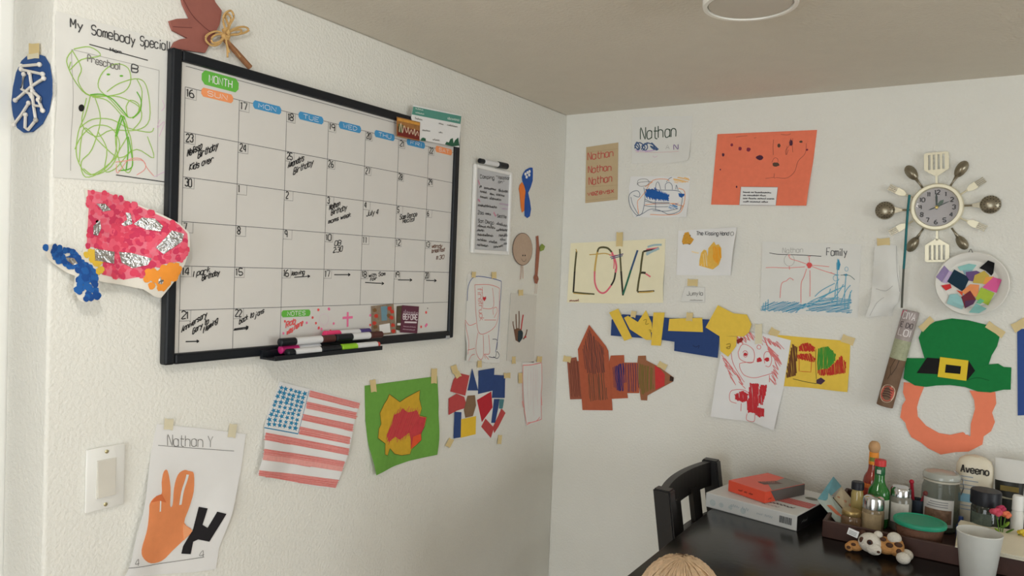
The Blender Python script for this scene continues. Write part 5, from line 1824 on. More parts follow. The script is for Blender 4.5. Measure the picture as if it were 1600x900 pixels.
rail_c(ZC - .075, ZC - .004, .022, cxt + .002, 'top_rail')
rail_c(ZT - .125, ZT - .070, .02, cxt + .026, 'lower_rail')
for f in (.31, .69):
    y = cy0 + (cy1 - cy0) * f - oy
    bl = .021 * (1 - (2 * f - 1) ** 2)
    V = []
    for z, x in ((ZT - .080, cxt + .022 - ox - bl), (ZC - .06, cxt + .006 - ox - bl)):
        for dx, dy in ((-.007, -.032), (.007, -.032), (.007, .032), (-.007, .032)):
            V.append((x + dx, y + dy, z))
    F = [(0, 1, 5, 4), (1, 2, 6, 5), (2, 3, 7, 6), (3, 0, 4, 7), (3, 2, 1, 0), (4, 5, 6, 7)]
    mk('back_slat', (V, F), CHM, ch)
mk('seat', box(cxt + .02 - ox, cxt + .42 - ox, cy0 + .02 - oy, cy1 - .02 - oy, .615, .655, .012, 3), CHM, ch, True)
for y in (cy0 + .04, cy1 - .04):
    mk('front_leg', box(cxt + .37 - ox, cxt + .405 - ox, y - .0175 - oy, y + .0175 - oy, 0, .618, .003), CHM, ch)
    mk('side_stretcher', box(cxt + .06 - ox, cxt + .38 - ox, y - .01 - oy, y + .01 - oy, .24, .27), CHM, ch)
mk('front_stretcher', box(cxt + .377 - ox, cxt + .397 - ox, cy0 + .05 - oy, cy1 - .05 - oy, .20, .235), CHM, ch)


# ---------------------------------------------------------------- boxes
def local_text(txt, o, right, up, w, h, sw, mat, nm, par, jit=0):
    """lettering on a flat face: o origin, right/up unit vectors (local to parent)"""
    gl, tw = glyphs(txt, jit)
    if txt[0] == '~':                    # print too blurred to read
        gl, x_ = [], 0
        for wd_ in txt[1:].split(' '):
            gl.append([(x_ + i * .9, random.uniform(3.2, 6) if i % 2 else random.uniform(0, 1.6)) for i in range(2 * len(wd_))])
            x_ += 2 * len(wd_) * .9 + 1.5
        tw = x_
    o, right, up = Vector(o), Vector(right), Vector(up)
    V, F = [], []
    for pl in gl:
        pts = [o + right * (a / tw * w) + up * (b / 6 * h) for a, b in pl]
        for i in range(len(pts) - 1):
            dd = pts[i + 1] - pts[i]
            if dd.length < 1e-7:
                continue
            nn = right.cross(up).cross(dd).normalized() * sw / 2
            k = len(V)
            V += [pts[i] + nn, pts[i] - nn, pts[i + 1] - nn, pts[i + 1] + nn]
            F.append((k, k + 1, k + 2, k + 3))
    return mk(nm, (V, F), mat, par)


def face_quad(pts, mat, nm, par):
    return mk(nm, (list(pts), [tuple(range(len(pts)))]), mat, par)


bw, bd, bh = .258, .255, .040
ra = math.atan2(-.047, .254)
t = thing('puzzle_box', 'flat white board game box with red stripes lying on the table', 'box', (.684, -.345, ZT), ra)
WBX = M(214, 216, 216, .5, noise=.03, nscale=30, name='white_box_card')
mk('box_body', box(0, bw, 0, bd, 0, bh, .0015, 1), WBX, t)
BKX = M(26, 26, 28, .5, noise=.05, name='black_box_card')
face_quad([(bw + .0004, .002, .001), (bw + .0004, bd - .002, .001), (bw + .0004, bd - .002, bh - .002), (bw + .0004, .002, bh - .002)], BKX, 'black_side', t)
RED = M(206, 70, 68, .5, noise=.08, name='red_print')
face_quad([(.155, .085, bh + .0004), (bw - .002, .085, bh + .0004), (bw - .002, bd - .12, bh + .0004), (.175, bd - .12, bh + .0004)], RED, 'red_print', t)
for k in range(5):
    y = .092 + k * .009
    face_quad([(.165, y, bh + .0007), (bw - .004, y, bh + .0007), (bw - .004, y + .0022, bh + .0007), (.165, y + .0022, bh + .0007)], M(236, 190, 186, .5, noise=0, name='pale_red_stripe'), 'stripe', t)
face_quad(circ((.222, .165), .016, .013, 20) and [(p[0], p[1], bh + .0006) for p in circ((.225, .178), .017, .013, 20)], M(120, 122, 112, .5, noise=.1, name='grey_seal'), 'seal', t)
local_text('~xxxxxxxxx', (.145, .050, bh + .0006), (1, 0, 0), (0, 1, 0), .095, .016, .003, M(92, 74, 78, .5, noise=0, name='plum_lettering'), 'lettering', t)
local_text('~xxxxx', (.15, .026, bh + .0006), (1, 0, 0), (0, 1, 0), .06, .010, .0016, M(120, 110, 112, .5, noise=0, name='grey_lettering'), 'lettering', t)
GP = M(168, 182, 190, .5, noise=.1, name='blue_grey_print')
local_text('~xxxxx xxxx', (.075, -.0006, .018), (1, 0, 0), (0, 0, 1), .06, .010, .0011, GP, 'lettering', t)
local_text('~xxxx xxxxx', (.15, -.0006, .016), (1, 0, 0), (0, 0, 1), .05, .008, .0009, GP, 'lettering', t)
for x, r in ((.022, .009), (.075, .006), (.112, .008), (.048, .007)):
    face_quad([(p[0], -.0005, p[1]) for p in circ((x, .016), r, r, 16)], M(196, 206, 208, .5, noise=.15, nscale=200, name='pale_doodle'), 'doodle', t)
V, F = [], []
xx = .213
for k in range(14):
    w_ = random.choice((.0008, .0014, .002))
    n0 = len(V)
    V += [(xx, -.0006, .012), (xx + w_, -.0006, .012), (xx + w_, -.0006, .030), (xx, -.0006, .030)]
    F.append((n0, n0 + 1, n0 + 2, n0 + 3))
    xx += w_ + .0009
mk('barcode', (V, F), M(60, 62, 64, .6, noise=0, name='barcode_ink'), t)
local_text('~xxxxx', (bw + .0008, .03, .014), (0, 1, 0), (0, 0, 1), .05, .008, .0012, M(170, 172, 176, .5, noise=0, name='silver_lettering'), 'lettering', t)

rw_, rd_, rh_ = .125, .172, .031
ra2 = math.atan2(-.050, .114)
t = thing('card_game_box', 'red and grey card game box stacked on the white box', 'box', (.730, -.292, ZT + bh + .0006), ra2)
mk('box_body', box(0, rw_, 0, rd_, 0, rh_, .001, 1), M(238, 92, 68, .35, noise=.04, name='vermilion_card'), t)
GX = M(104, 100, 98, .5, noise=.08, name='charcoal_card')
GXT = M(142, 138, 132, .5, noise=.08, name='grey_card')
face_quad([(rw_ * .80, .0005, rh_ + .0004), (rw_ - .0005, .0005, rh_ + .0004), (rw_ - .0005, rd_ - .0005, rh_ + .0004), (.06, rd_ - .0005, rh_ + .0004), (rw_ * .62, .072, rh_ + .0004)][1:] + [(rw_ * .985, .03, rh_ + .0004)], GXT, 'grey_top_panel', t)
face_quad([(rw_ + .0004, .07, .0005), (rw_ + .0004, rd_ - .0005, .0005), (rw_ + .0004, rd_ - .0005, rh_ - .0005), (rw_ + .0004, .022, rh_ - .0005), (rw_ + .0004, .045, .0005)][1:], GX, 'grey_side_panel', t)
face_quad([(.05, .062, rh_ + .0005), (.078, .055, rh_ + .0005), (.098, .112, rh_ + .0005), (.068, .118, rh_ + .0005)], M(112, 84, 78, .5, noise=.1, name='dark_title_block'), 'title_block', t)
local_text('~xxxxxxx', (.064, .066, rh_ + .0008), Vector((.02, .052, 0)).normalized(), Vector((-.052, .02, 0)).normalized(), .05, .012, .0022, M(206, 130, 118, .5, noise=0, name='pale_title'), 'lettering', t)
local_text('~xxxx xxx xxxx', (.036, -.0006, .010), (1, 0, 0), (0, 0, 1), .055, .007, .0012, M(120, 40, 36, .5, noise=0, name='dark_red_lettering'), 'lettering', t)
local_text('~xxx', (rw_ + .0008, .012, .008), (0, 1, 0), (0, 0, 1), .022, .006, .001, M(120, 40, 36, .5, noise=0, name='dark_red_lettering'), 'lettering', t)

# ---------------------------------------------------------------- tray
trx0, trx1, try0, try1 = .999, 1.62, -.392, -.035
TRM = M(74, 49, 42, .45, noise=.2, nscale=30, name='dark_walnut')
t = thing('serving_tray', 'dark brown wooden tray holding condiments along the wall', 'tray', ((trx0 + trx1) / 2, (try0 + try1) / 2, ZT))
ax, ay = (trx1 - trx0) / 2, (try1 - try0) / 2
mk('tray_floor', box(-ax + .009, ax - .009, -ay + .009, ay - .009, .0005, .007), TRM, t)
for nm, b_ in (('tray_side', (-ax, ax, -ay, -ay + .009)), ('tray_side', (-ax, ax, ay - .009, ay)), ('tray_side', (-ax, -ax + .009, -ay + .009, ay - .009)), ('tray_side', (ax - .009, ax, -ay + .009, ay - .009))):
    mk(nm, box(*b_, .0003, .043, .002), TRM, t)
ZF = ZT + .0075


def bottle(name, label, cat, x, y, parts, rz=0, group=None):
    """parts: (name, profile, material[, sx, sy])"""
    o = thing(name, label, cat, (x, y, ZF), rz, group)
    for p in parts:
        sx, sy = (p[3], p[4]) if len(p) > 3 else (1, 1)
        mk(p[0], lathe(p[1], 28, sx, sy), p[2], o, True)
    return o


def curved_label(o, r, z0, z1, a0, a1, mat, nm, n=10):
    V, F = [], []
    for i in range(n + 1):
        a = a0 + (a1 - a0) * i / n
        V += [(r * math.cos(a), r * math.sin(a), z0), (r * math.cos(a), r * math.sin(a), z1)]
    for i in range(n):
        F.append((2 * i, 2 * i + 2, 2 * i + 3, 2 * i + 1))
    return mk(nm, (V, F), mat, o)


WOODB = M(198, 156, 112, .6, noise=.1, name='wood_ball')
o = bottle('hot_sauce_bottle', 'red hot sauce bottle with round wooden cap and orange label', 'bottle', 1.083, -.165, [
    ('glass_body', [(.0235, 0), (.0245, .004), (.0245, .098), (.022, .112), (.0145, .126), (.0125, .135), (.0118, .178)], glass(150, 52, 38, 'red_sauce_glass', .12)),
    ('neck_wrap', [(.0124, .146), (.0127, .147), (.0120, .178), (.0116, .179)], M(238, 150, 52, .5, noise=.1, nscale=120, name='orange_wrap')),
    ('wooden_cap', [(.010, .179), (.0125, .182), (.0145, .189), (.0148, .194), (.0125, .203), (.008, .208), (.0001, .2095)], WOODB)])
curved_label(o, .0248, .028, .096, -PI * .95, PI * .1, M(236, 128, 62, .55, noise=.15, nscale=90, name='orange_label'), 'paper_label')
curved_label(o, .0251, .062, .084, -PI * .75, -PI * .25, M(176, 62, 52, .55, noise=.2, nscale=120, name='red_label_scene'), 'label_picture')
curved_label(o, .0130, .155, .166, -PI * .75, -PI * .25, M(120, 130, 62, .55, noise=.1, name='green_wrap_mark'), 'wrap_mark')

o = bottle('green_sauce_bottle', 'green pepper sauce bottle with red cap standing in the tray', 'bottle', 1.106, -.228, [
    ('glass_body', [(.025, 0), (.0265, .004), (.0265, .085), (.0245, .096), (.015, .112), (.0125, .124), (.012, .158)], glass(40, 116, 46, 'green_sauce_glass', .12)),
    ('neck_foil', [(.0124, .136), (.0128, .137), (.0128, .157), (.0122, .158)], M(34, 98, 58, .4, noise=.1, name='green_foil')),
    ('red_cap', [(.0120, .158), (.0142, .159), (.0142, .172), (.013, .175), (.0001, .1755)], M(206, 58, 58, .45, noise=.05, name='red_cap'))])
curved_label(o, .0269, .025, .075, -PI * .42, -PI * .08, M(206, 208, 196, .6, noise=.08, name='pale_label'), 'paper_label')
curved_label(o, .0132, .140, .150, -PI * .65, -PI * .40, M(196, 200, 190, .5, noise=.05, name='neck_tag'), 'neck_tag')

o = bottle('pepper_shaker', 'small yellowish shaker with dark flip cap behind the jam jar', 'shaker', 1.056, -.236, [
    ('body', [(.014, 0), (.015, .003), (.015, .078), (.012, .088)], glass(206, 184, 120, 'yellow_glass', .3)),
    ('flip_cap', [(.0125, .088), (.0158, .089), (.0158, .106), (.014, .109), (.0001, .1095)], M(34, 34, 42, .45, noise=.05, name='dark_cap'))])
o = bottle('jam_jar', 'little glass jam jar with gold lid at the front of the tray', 'jar', 1.055, -.318, [
    ('glass_body', [(.021, 0), (.0245, .004), (.0245, .034), (.021, .041)], glass(150, 120, 92, 'amber_jam_glass', .35)),
    ('gold_lid', [(.0222, .041), (.0228, .042), (.0228, .052), (.0215, .054), (.0001, .0545)], M(176, 150, 98, .35, metal=.6, noise=.08, name='gold_lid'))])
o = bottle('spice_jar', 'clear spice grinder jar with shiny steel cap in front of the green bottle', 'jar', 1.103, -.302, [
    ('glass_body', [(.024, 0), (.0262, .004), (.0262, .058), (.024, .064)], glass(162, 142, 112, 'spice_glass', .25)),
    ('steel_cap', [(.0245, .064), (.0262, .065), (.0258, .084), (.024, .092), (.018, .096), (.0001, .097)], M(205, 206, 208, .18, metal=1, noise=.02, name='polished_steel'))])
curved_label(o, .0266, .012, .055, -PI * .9, -PI * .2, M(182, 162, 128, .6, noise=.15, nscale=100, name='kraft_label'), 'paper_label')
o = bottle('seasoning_jar', 'glass seasoning jar with silver cap and white label beside the green bottle', 'jar', 1.156, -.215, [
    ('glass_body', [(.024, 0), (.0272, .004), (.0272, .078), (.0235, .086)], glass(150, 146, 134, 'smoky_glass', .3)),
    ('silver_cap', [(.0236, .086), (.0245, .087), (.0240, .104), (.020, .110), (.0001, .111)], M(206, 208, 212, .16, metal=1, noise=.02, name='bright_steel'))])
curved_label(o, .0276, .022, .072, -PI * .75, -PI * .22, M(212, 208, 198, .6, noise=.15, nscale=120, name='white_label'), 'paper_label')

# folded cards leaning on the tray's left side
MEN = thing('greeting_card', 'blue and white greeting card leaning open in the left tray corner', 'card', (1.02, -.24, ZF))


def slab(pts3, th, mat, nm, par, o0):
    p = [Vector(q_) - o0 for q_ in pts3]
    nrm = (p[1] - p[0]).cross(p[2] - p[0]).normalized() * th
    V = p + [q_ - nrm for q_ in p]
    n = len(p)
    F = [tuple(range(n)), tuple(range(2 * n - 1, n - 1, -1))] + [((i + 1) % n, i, i + n, (i + 1) % n + n) for i in range(n)]
    return mk(nm, (V, F), mat, par)


cY = CR(1240, 690, 4.285)
def rp(p, y):
    d_ = ray(*p)
    k = (y - CAM.y) / d_.y
    return CAM + d_ * k


o0 = MEN.location.copy()
def card_pts(spec):
    return [rp(cY(p)[0], y) for p, y in spec]
slab(card_pts((('160,385', -.30), ('265,235', -.20), ('318,300', -.20), ('215,395', -.29))), .0015, M(112, 168, 182, .5, noise=.15, nscale=60, name='sky_blue_print'), 'blue_panel', MEN, o0)
slab(card_pts((('158,392', -.302), ('232,345', -.262), ('345,480', -.275), ('330,545', -.318), ('285,540', -.324))), .0015, M(182, 196, 190, .5, noise=.12, nscale=60, name='pale_print'), 'front_panel', MEN, o0)
slab(card_pts((('222,425', -.3045), ('250,425', -.299), ('338,512', -.304), ('328,530', -.3105))), .0006, M(206, 122, 92, .5, noise=.15, nscale=100, name='orange_print'), 'orange_strip', MEN, o0)
t = thing('paper_coupon', 'cream printed coupon tucked behind the blue greeting card', 'paper', (1.04, -.2, ZF))
o0 = t.location.copy()
slab(card_pts((('270,380', -.235), ('318,302', -.195), ('430,435', -.205), ('345,465', -.25))), .0012, M(212, 200, 172, .6, noise=.1, nscale=60, name='cream_coupon'), 'sheet', t, o0)
slab(card_pts((('256,388', -.2385), ('272,384', -.2365), ('342,462', -.252), ('330,468', -.2545))), .0008, M(92, 66, 52, .6, noise=.1, name='brown_edge_print'), 'dark_band', t, o0)
for s_ in ('300,375', '345,400', '380,425'):
    c_ = rp(cY(s_)[0], -.2275) - o0
    mk('printed_mark', ell(c_, (.004, .0012, .004), 8, 6), M(190, 140, 110, .6, noise=0, name='rust_print'), t)

# lidded bowl
o = bottle('snack_bowl', 'clear tub of brown snacks with teal green lid at the tray front', 'container', 1.209, -.322, [
    ('bowl', [(.044, 0), (.047, .003), (.053, .045), (.054, .054)], glass(170, 130, 110, 'clear_tub', .55)),
    ('snack_filling', [(.042, .003), (.045, .006), (.0505, .046), (.03, .049), (.0001, .049)], M(128, 76, 54, .8, noise=.35, nscale=160, bump=1, bscale=200, name='brown_snacks')),
    ('teal_lid', [(.0545, .052), (.058, .053), (.059, .058), (.0575, .062), (.053, .0635), (.051, .0615), (.0001, .0615)], M(36, 156, 122, .45, noise=.04, spec=.4, name='teal_lid'))])

# pens in a small dark glass
o = bottle('pen_glass', 'small dark tumbler beside the big glass jar', 'cup', 1.192, -.155, [
    ('glass_body', [(.016, 0), (.018, .003), (.020, .070), (.0188, .070), (.0168, .006), (.0001, .006)], glass(72, 82, 96, 'dark_tumbler', .3))])
RDP = M(172, 38, 56, .4, noise=.05, name='red_plastic')
for p0, p1, lb in (((1.186, -.150, ZF + .010), (1.176, -.168, ZF + .116), 'red pen with round knob standing in the dark tumbler'), ((1.186, -.158, ZF + .010), (1.209, -.168, ZF + .092), 'red pen leaning right in the dark tumbler')):
    t = thing('red_pen', lb, 'pen', p0)
    d_ = Vector(p1) - Vector(p0)
    mk('barrel', tube([(0, 0, 0), d_ * .5, d_], .0042, 10), RDP, t, True)
    mk('knob', ell(d_, (.0062, .0062, .0065), 12, 8), RDP, t, 2)

# big glass jar
o = bottle('clamp_jar', 'large clamp-lid glass jar with photo label', 'jar', 1.243, -.150, [
    ('glass_body', [(.041, 0), (.0445, .004), (.0445, .108), (.041, .120), (.0395, .128)], glass(150, 160, 150, 'jar_glass', .8)),
    ('contents', [(.040, .005), (.041, .007), (.041, .060), (.02, .066), (.0001, .066)], M(120, 118, 92, .9, noise=.35, nscale=70, name='dried_leaves')),
    ('rubber_seal', [(.0405, .128), (.043, .129), (.043, .133), (.0405, .134)], M(196, 190, 176, .7, noise=.05, name='pale_seal')),
    ('glass_lid', [(.0415, .134), (.0440, .136), (.0440, .145), (.040, .151), (.022, .154), (.0001, .154)], glass(206, 208, 200, 'lid_glass', .35))])
curved_label(o, .0449, .018, .088, -PI * .80, -PI * .25, M(216, 214, 210, .6, noise=.04, name='jar_label_white'), 'paper_label', 14)
curved_label(o, .0453, .026, .062, -PI * .76, -PI * .29, M(142, 112, 92, .6, noise=.5, nscale=90, name='food_photo_print'), 'label_photo', 14)
for k in range(3):
    curved_label(o, .0453, .068 + .006 * k, .0705 + .006 * k, -PI * (.72 - .03 * k), -PI * .36, M(150, 150, 152, .6, noise=0, name='grey_label_text'), 'label_text', 10)
mk('wire_clamp', join(tube([(.0452, -.004, .100), (.050, -.004, .118), (.0475, -.004, .140), (.030, -.004, .157)], .0014, 6), tube([(.0452, .008, .100), (.050, .008, .118), (.0475, .008, .140), (.030, .008, .157)], .0014, 6),
                      tube([(.030, -.004, .157), (.030, .008, .157)], .0014, 6)), M(170, 170, 172, .3, metal=1, noise=.02, name='steel_wire'), o, True)

# lotion bottle (flattened, rounded shoulders)
o = thing('lotion_bottle', 'tall cream lotion bottle lettered Aveeno with pale blue band', 'bottle', (1.315, -.075, ZF))
def oval_stack(rows, n=32, e=2.6):
    V, F = [], []
    for rx, ry, z in rows:
        for i in range(n):
            a = 2 * PI * i / n
            ca, sa = math.cos(a), math.sin(a)
            V.append((rx * math.copysign(abs(ca) ** (2 / e), ca), ry * math.copysign(abs(sa) ** (2 / e), sa), z))
    for k in range(len(rows) - 1):
        for i in range(n):
            j = (i + 1) % n
            F.append((k * n + i, k * n + j, (k + 1) * n + j, (k + 1) * n + i))
    F.append(tuple(range(n))[::-1])
    F.append(tuple(range((len(rows) - 1) * n, len(rows) * n)))
    return V, F
CRM = M(228, 218, 196, .4, noise=.02, spec=.45, name='cream_plastic')
mk('bottle_body', oval_stack([(.036, .018, 0), (.040, .021, .004), (.042, .022, .06), (.043, .022, .145), (.042, .021, .165), (.036, .018, .180), (.024, .014, .189), (.006, .005, .193)]), CRM, o, True)
def face_band(z0, z1, mat, nm, x0=-.034, x1=.034, d=.0226):
    mk(nm, ([(x0, -d, z0), (x1, -d, z0), (x1, -d, z1), (x0, -d, z1)], [(0, 1, 2, 3)]), mat, o)
face_band(.070, .092, M(142, 186, 204, .5, noise=.1, name='pale_blue_band'), 'blue_band')
local_text('Aveeno', (-.031, -.0228, .148), (1, 0, 0), (0, 0, 1), .062, .019, .0036, M(62, 56, 50, .5, noise=0, name='brown_black_lettering'), 'lettering', o)
for z, w in ((.136, .028), (.126, .040), (.114, .050), (.104, .044), (.060, .040), (.050, .034)):
    face_band(z, z + .0022, M(150, 160, 176, .5, noise=0, name='blue_grey_text'), 'fine_print', -.031, -.031 + w, .0228)

# tube with flat crimped end up
o = thing('lotion_tube', 'black and white squeeze tube standing on its cap beside the lotion bottle', 'tube', (1.392, -.085, ZF))
mk('cap', oval_stack([(.021, .021, 0), (.0225, .0225, .002), (.0225, .0225, .024), (.021, .021, .026)], 28, 2), BKX, o, True)
mk('tube_body', oval_stack([(.0235, .0225, .026), (.026, .022, .03), (.030, .017, .10), (.032, .012, .14)], 28, 2), M(44, 44, 40, .4, noise=.08, name='black_tube'), o, True)
mk('tube_end', oval_stack([(.0321, .0119, .1403), (.0335, .0062, .168), (.0345, .0016, .185), (.0350, .0014, .197)], 28, 2), M(222, 220, 214, .45, noise=.03, name='white_tube_end'), o, True)
def tube_face(z0, z1, mat, nm, w):
    yy = -.0235
    mk(nm, ([(-w, yy + .003, z0), (w, yy + .003, z0), (w, yy + .0085, z1), (-w, yy + .0085, z1)], [(0, 1, 2, 3)]), mat, o)
tube_face(.118, .130, M(120, 104, 52, .5, noise=.2, name='gold_print'), 'gold_print', .02)
tube_face(.098, .102, M(150, 148, 130, .5, noise=0, name='pale_tube_text'), 'fine_print', .018)
tube_face(.060, .086, M(92, 96, 92, .5, noise=.2, name='grey_tube_print'), 'grey_panel', .016)

o = bottle('dark_jar', 'short dark jar with wide black lid in front of the lotion bottle', 'jar', 1.342, -.196, [
    ('jar_body', [(.027, 0), (.030, .003), (.031, .090), (.027, .098)], glass(52, 58, 52, 'dark_green_glass', .15)),
    ('black_lid', [(.030, .098), (.0335, .099), (.0335, .130), (.032, .133), (.0001, .1335)], M(30, 32, 40, .4, noise=.05, name='navy_black_lid'))])
curved_label(o, .0318, .018, .080, -PI * .85, -PI * .35, M(92, 104, 96, .6, noise=.4, nscale=100, name='dark_jar_label'), 'paper_label')
o = bottle('white_bottle', 'slim white bottle at the right end of the tray', 'bottle', 1.408, -.205, [
    ('body', [(.0125, 0), (.0135, .003), (.0135, .088), (.011, .098)], M(222, 222, 218, .4, noise=.02, name='white_hdpe')),
    ('screw_cap', [(.0112, .098), (.0122, .099), (.0118, .131), (.010, .135), (.0001, .1355)], M(236, 236, 234, .4, noise=.02, name='white_cap'))])
o = bottle('blue_dropper', 'tiny blue bottle between the glass jar and the lotion bottle', 'bottle', 1.292, -.205, [
    ('body', [(.0085, 0), (.0098, .003), (.0098, .034), (.005, .042)], M(52, 78, 132, .4, noise=.05, name='cobalt_plastic')),
    ('cap', [(.0052, .042), (.0058, .043), (.0052, .058), (.0001, .060)], M(42, 62, 112, .4, noise=.05, name='cobalt_cap'))])
# artificial flowers
o = thing('artificial_flowers', 'small bunch of pink and yellow artificial flowers in a low pot', 'flowers', (1.376, -.252, ZF))
mk('pot', lathe([(.013, 0), (.017, .028), (.0155, .028), (.012, .003), (.0001, .003)], 20), M(46, 52, 44, .5, noise=.1, name='dark_pot'), o, True)
GS = M(92, 132, 52, .7, noise=.15, name='leaf_green')
for k, (dx, dy, z, c_, rr) in enumerate(((-.012, -.004, .098, (216, 84, 108), .013), (.008, .004, .094, (236, 128, 92), .011), (-.002, .010, .105, (190, 62, 96), .010), (.042, -.004, .060, (226, 198, 72), .010))):
    mk('stem', tube([(0, 0, .004), (dx * .4, dy * .4, z * .6), (dx, dy, z)], .0012, 6), GS, o, True)
    pet = []
    for i in range(6):
        a = 2 * PI * i / 6
        pet.append(ell((dx + rr * .6 * math.cos(a), dy + rr * .5 * math.sin(a), z + .003 * math.sin(a * 2)), (rr * .5, rr * .45, rr * .5), 8, 6))
    pet.append(ell((dx, dy, z + .004), (rr * .45,) * 3, 8, 6))
    mk('flower_head', join(*pet), M(*c_, .7, noise=.15, nscale=150), o, 2)
for k in range(7):
    a = -2.8 + k * .75
    c_ = Vector((.018 * math.cos(a), .012 * math.sin(a), .045 + .012 * (k % 3)))
    mk('leaf', tr(ell((0, 0, 0), (.011, .005, .0016), 8, 6), c_, rz=a, ry=-.6), M(142, 178, 62, .7, noise=.1, name='lime_leaf') if k % 2 else GS, o, 2)

# napkins over the front rim
o = thing('napkin_stack', 'cream folded napkins lying across the tray rim behind the white cup', 'napkin', (1.40, -.305, ZT + .0435))
NAP = M(242, 234, 212, .9, noise=.04, nscale=40, name='cream_napkin')
for k in range(4):
    V, F = [], []
    n = 8
    for j in range(2):
        for iy in range(n + 1):
            for ix in range(n + 1):
                x, y = -.113 + .235 * ix / n, -.098 + .19 * iy / n
                z = .0004 + k * .0028 + .002 * math.sin(ix * .9 + k) * (iy / n) + .004 * (1 - iy / n) * .3 + (0 if j == 0 else .0018)
                V.append((x + .002 * k, y - .0015 * k, z + .006 * (iy / n)))
    N = (n + 1) ** 2
    for iy in range(n):
        for ix in range(n):
            a = iy * (n + 1) + ix
            F.append((a, a + n + 1, a + n + 2, a + 1))
            F.append((N + a, N + a + 1, N + a + n + 2, N + a + n + 1))
    for e in range(n):
        for a, b in ((e, e + 1), ((n + 1) * n + e + 1, (n + 1) * n + e), ((e + 1) * (n + 1), e * (n + 1)), (e * (n + 1) + n, (e + 1) * (n + 1) + n)):
            F.append((a, b, N + b, N + a))
    mk('napkin', (V, F), NAP, o, True)

# cup in front
o = thing('plastic_cup', 'tall tapered white plastic tumbler in front of the tray', 'cup', (1.333, -.475, ZT + .0003))
CUPM = M(206, 206, 200, .35, noise=.03, spec=.45, name='frosted_white_plastic')
mk('cup_body', lathe([(.030, 0), (.0315, .002), (.0435, .106), (.0445, .110), (.0435, .112), (.042, .110), (.030, .005), (.0001, .005)], 40), CUPM, o, True)
o.rotation_euler = (0, 0, 0)

# ---------------------------------------------------------------- plush toy
o = thing('plush_toy', 'small spotted white and orange plush animal with a paper tag lying by the tray', 'plush toy', (1.118, -.447, ZT))
WHP = M(226, 220, 208, .95, noise=.08, nscale=200, bump=.6, bscale=400, name='white_plush')
ORP = M(206, 150, 92, .95, noise=.1, nscale=200, bump=.6, bscale=400, name='tan_plush')
BRP = M(82, 56, 44, .95, noise=.1, nscale=200, name='brown_plush')
mk('body', join(ell((.030, .008, .027), (.030, .020, .020)), ell((.052, .006, .030), (.018, .018, .022))), ORP, o, 2)
mk('head', join(ell((-.002, -.004, .030), (.026, .022, .023)), ell((.008, -.020, .022), (.017, .012, .014))), WHP, o, 2)
mk('muzzle', ell((.014, -.026, .020), (.011, .007, .009)), WHP, o, 2)
mk('ear', ell((-.020, .004, .040), (.010, .008, .014)), BRP, o, 2)
mk('ear', ell((.014, .004, .050), (.010, .008, .009)), WHP, o, 2)
mk('arm', join(ell((-.034, -.004, .015), (.018, .012, .012)), ell((-.046, -.008, .011), (.010, .010, .010))), ORP, o, 2)
for c_, r in (((.070, -.014, .0135), .0135), ((.048, .004, .050), .0135), ((.074, .012, .014), .013)):
    mk('paw', ell(c_, (r * 1.15, r, r)), WHP, o, 2)
for x, y, z, rx, rz_ in ((.040, -.012, .036, .008, .006), (.058, -.009, .040, .009, .006), (.060, -.011, .025, .006, .007), (-.036, -.013, .020, .006, .004), (-.046, -.016, .012, .005, .004), (.026, -.010, .046, .007, .005), (-.018, -.017, .036, .006, .008)):
    mk('brown_spot', ell((x, y, z), (rx, .004, rz_), 10, 6), BRP, o, 2)
mk('eye', ell((.000, -.0252, .037), (.0065, .003, .0065), 12, 8), BRP, o, 2)
mk('pupil', ell((.000, -.0275, .0375), (.0035, .002, .0035), 10, 6), BLACK, o, 2)
mk('nose', ell((.020, -.0325, .021), (.004, .003, .003), 10, 6), BRP, o, 2)
tg = mk('paper_tag', tr(box(-.020, .004, -.0006, .0006, -.008, .008), (-.030, -.018, .047), ry=.25), PAPER2, o)
mk('tag_print', tr(join(*[box(-.017, .0, -.0010, -.0007, z, z + .0012) for z in (-.005, -.0015, .002)]), (-.030, -.018, .047), ry=.25), PENCIL, tg)

# ---------------------------------------------------------------- child, only the crown of the head reaches into view
HC = Vector((.872, -1.062, 0))
HTOP = 1.058
fdir = Vector((.30, -.954, 0)).normalized()          # faces toward the camera side
sdir = Vector((-fdir.y, fdir.x, 0))


def loc3(s_, f_, z):
    return HC + sdir * s_ + fdir * f_ + Vector((0, 0, z))


kid = thing('person', 'child with short fine blond hair standing at the table, only crown showing', 'person', (HC.x, HC.y, 0))
HZ = HTOP - .105              # head centre height


def skin_mesh(nodes, edges, radii, root, sub=2):
    me = bpy.data.meshes.new('tmp')
    me.from_pydata([tuple(n_) for n_ in nodes], edges, [])
    ob = bpy.data.objects.new('tmp', me)
    COL.objects.link(ob)
    ob.modifiers.new('s', 'SKIN')
    for i, r in enumerate(radii):
        me.skin_vertices[0].data[i].radius = (r, r)
        me.skin_vertices[0].data[i].use_root = (i == root)
    ss = ob.modifiers.new('u', 'SUBSURF')
    ss.levels = ss.render_levels = sub
    bpy.context.view_layer.update()
    ev = ob.evaluated_get(bpy.context.evaluated_depsgraph_get())
    m2 = ev.to_mesh()
    g = [v.co.copy() for v in m2.vertices], [tuple(p.vertices) for p in m2.polygons]
    ev.to_mesh_clear()
    bpy.data.objects.remove(ob)
    bpy.data.meshes.remove(me)
    return g


nodes, radii, edges = [], [], []


def nd_(p, r, par=None):
    nodes.append(p - Vector((HC.x, HC.y, 0)))
    radii.append(r)
    if par is not None:
        edges.append((par, len(nodes) - 1))
    return len(nodes) - 1


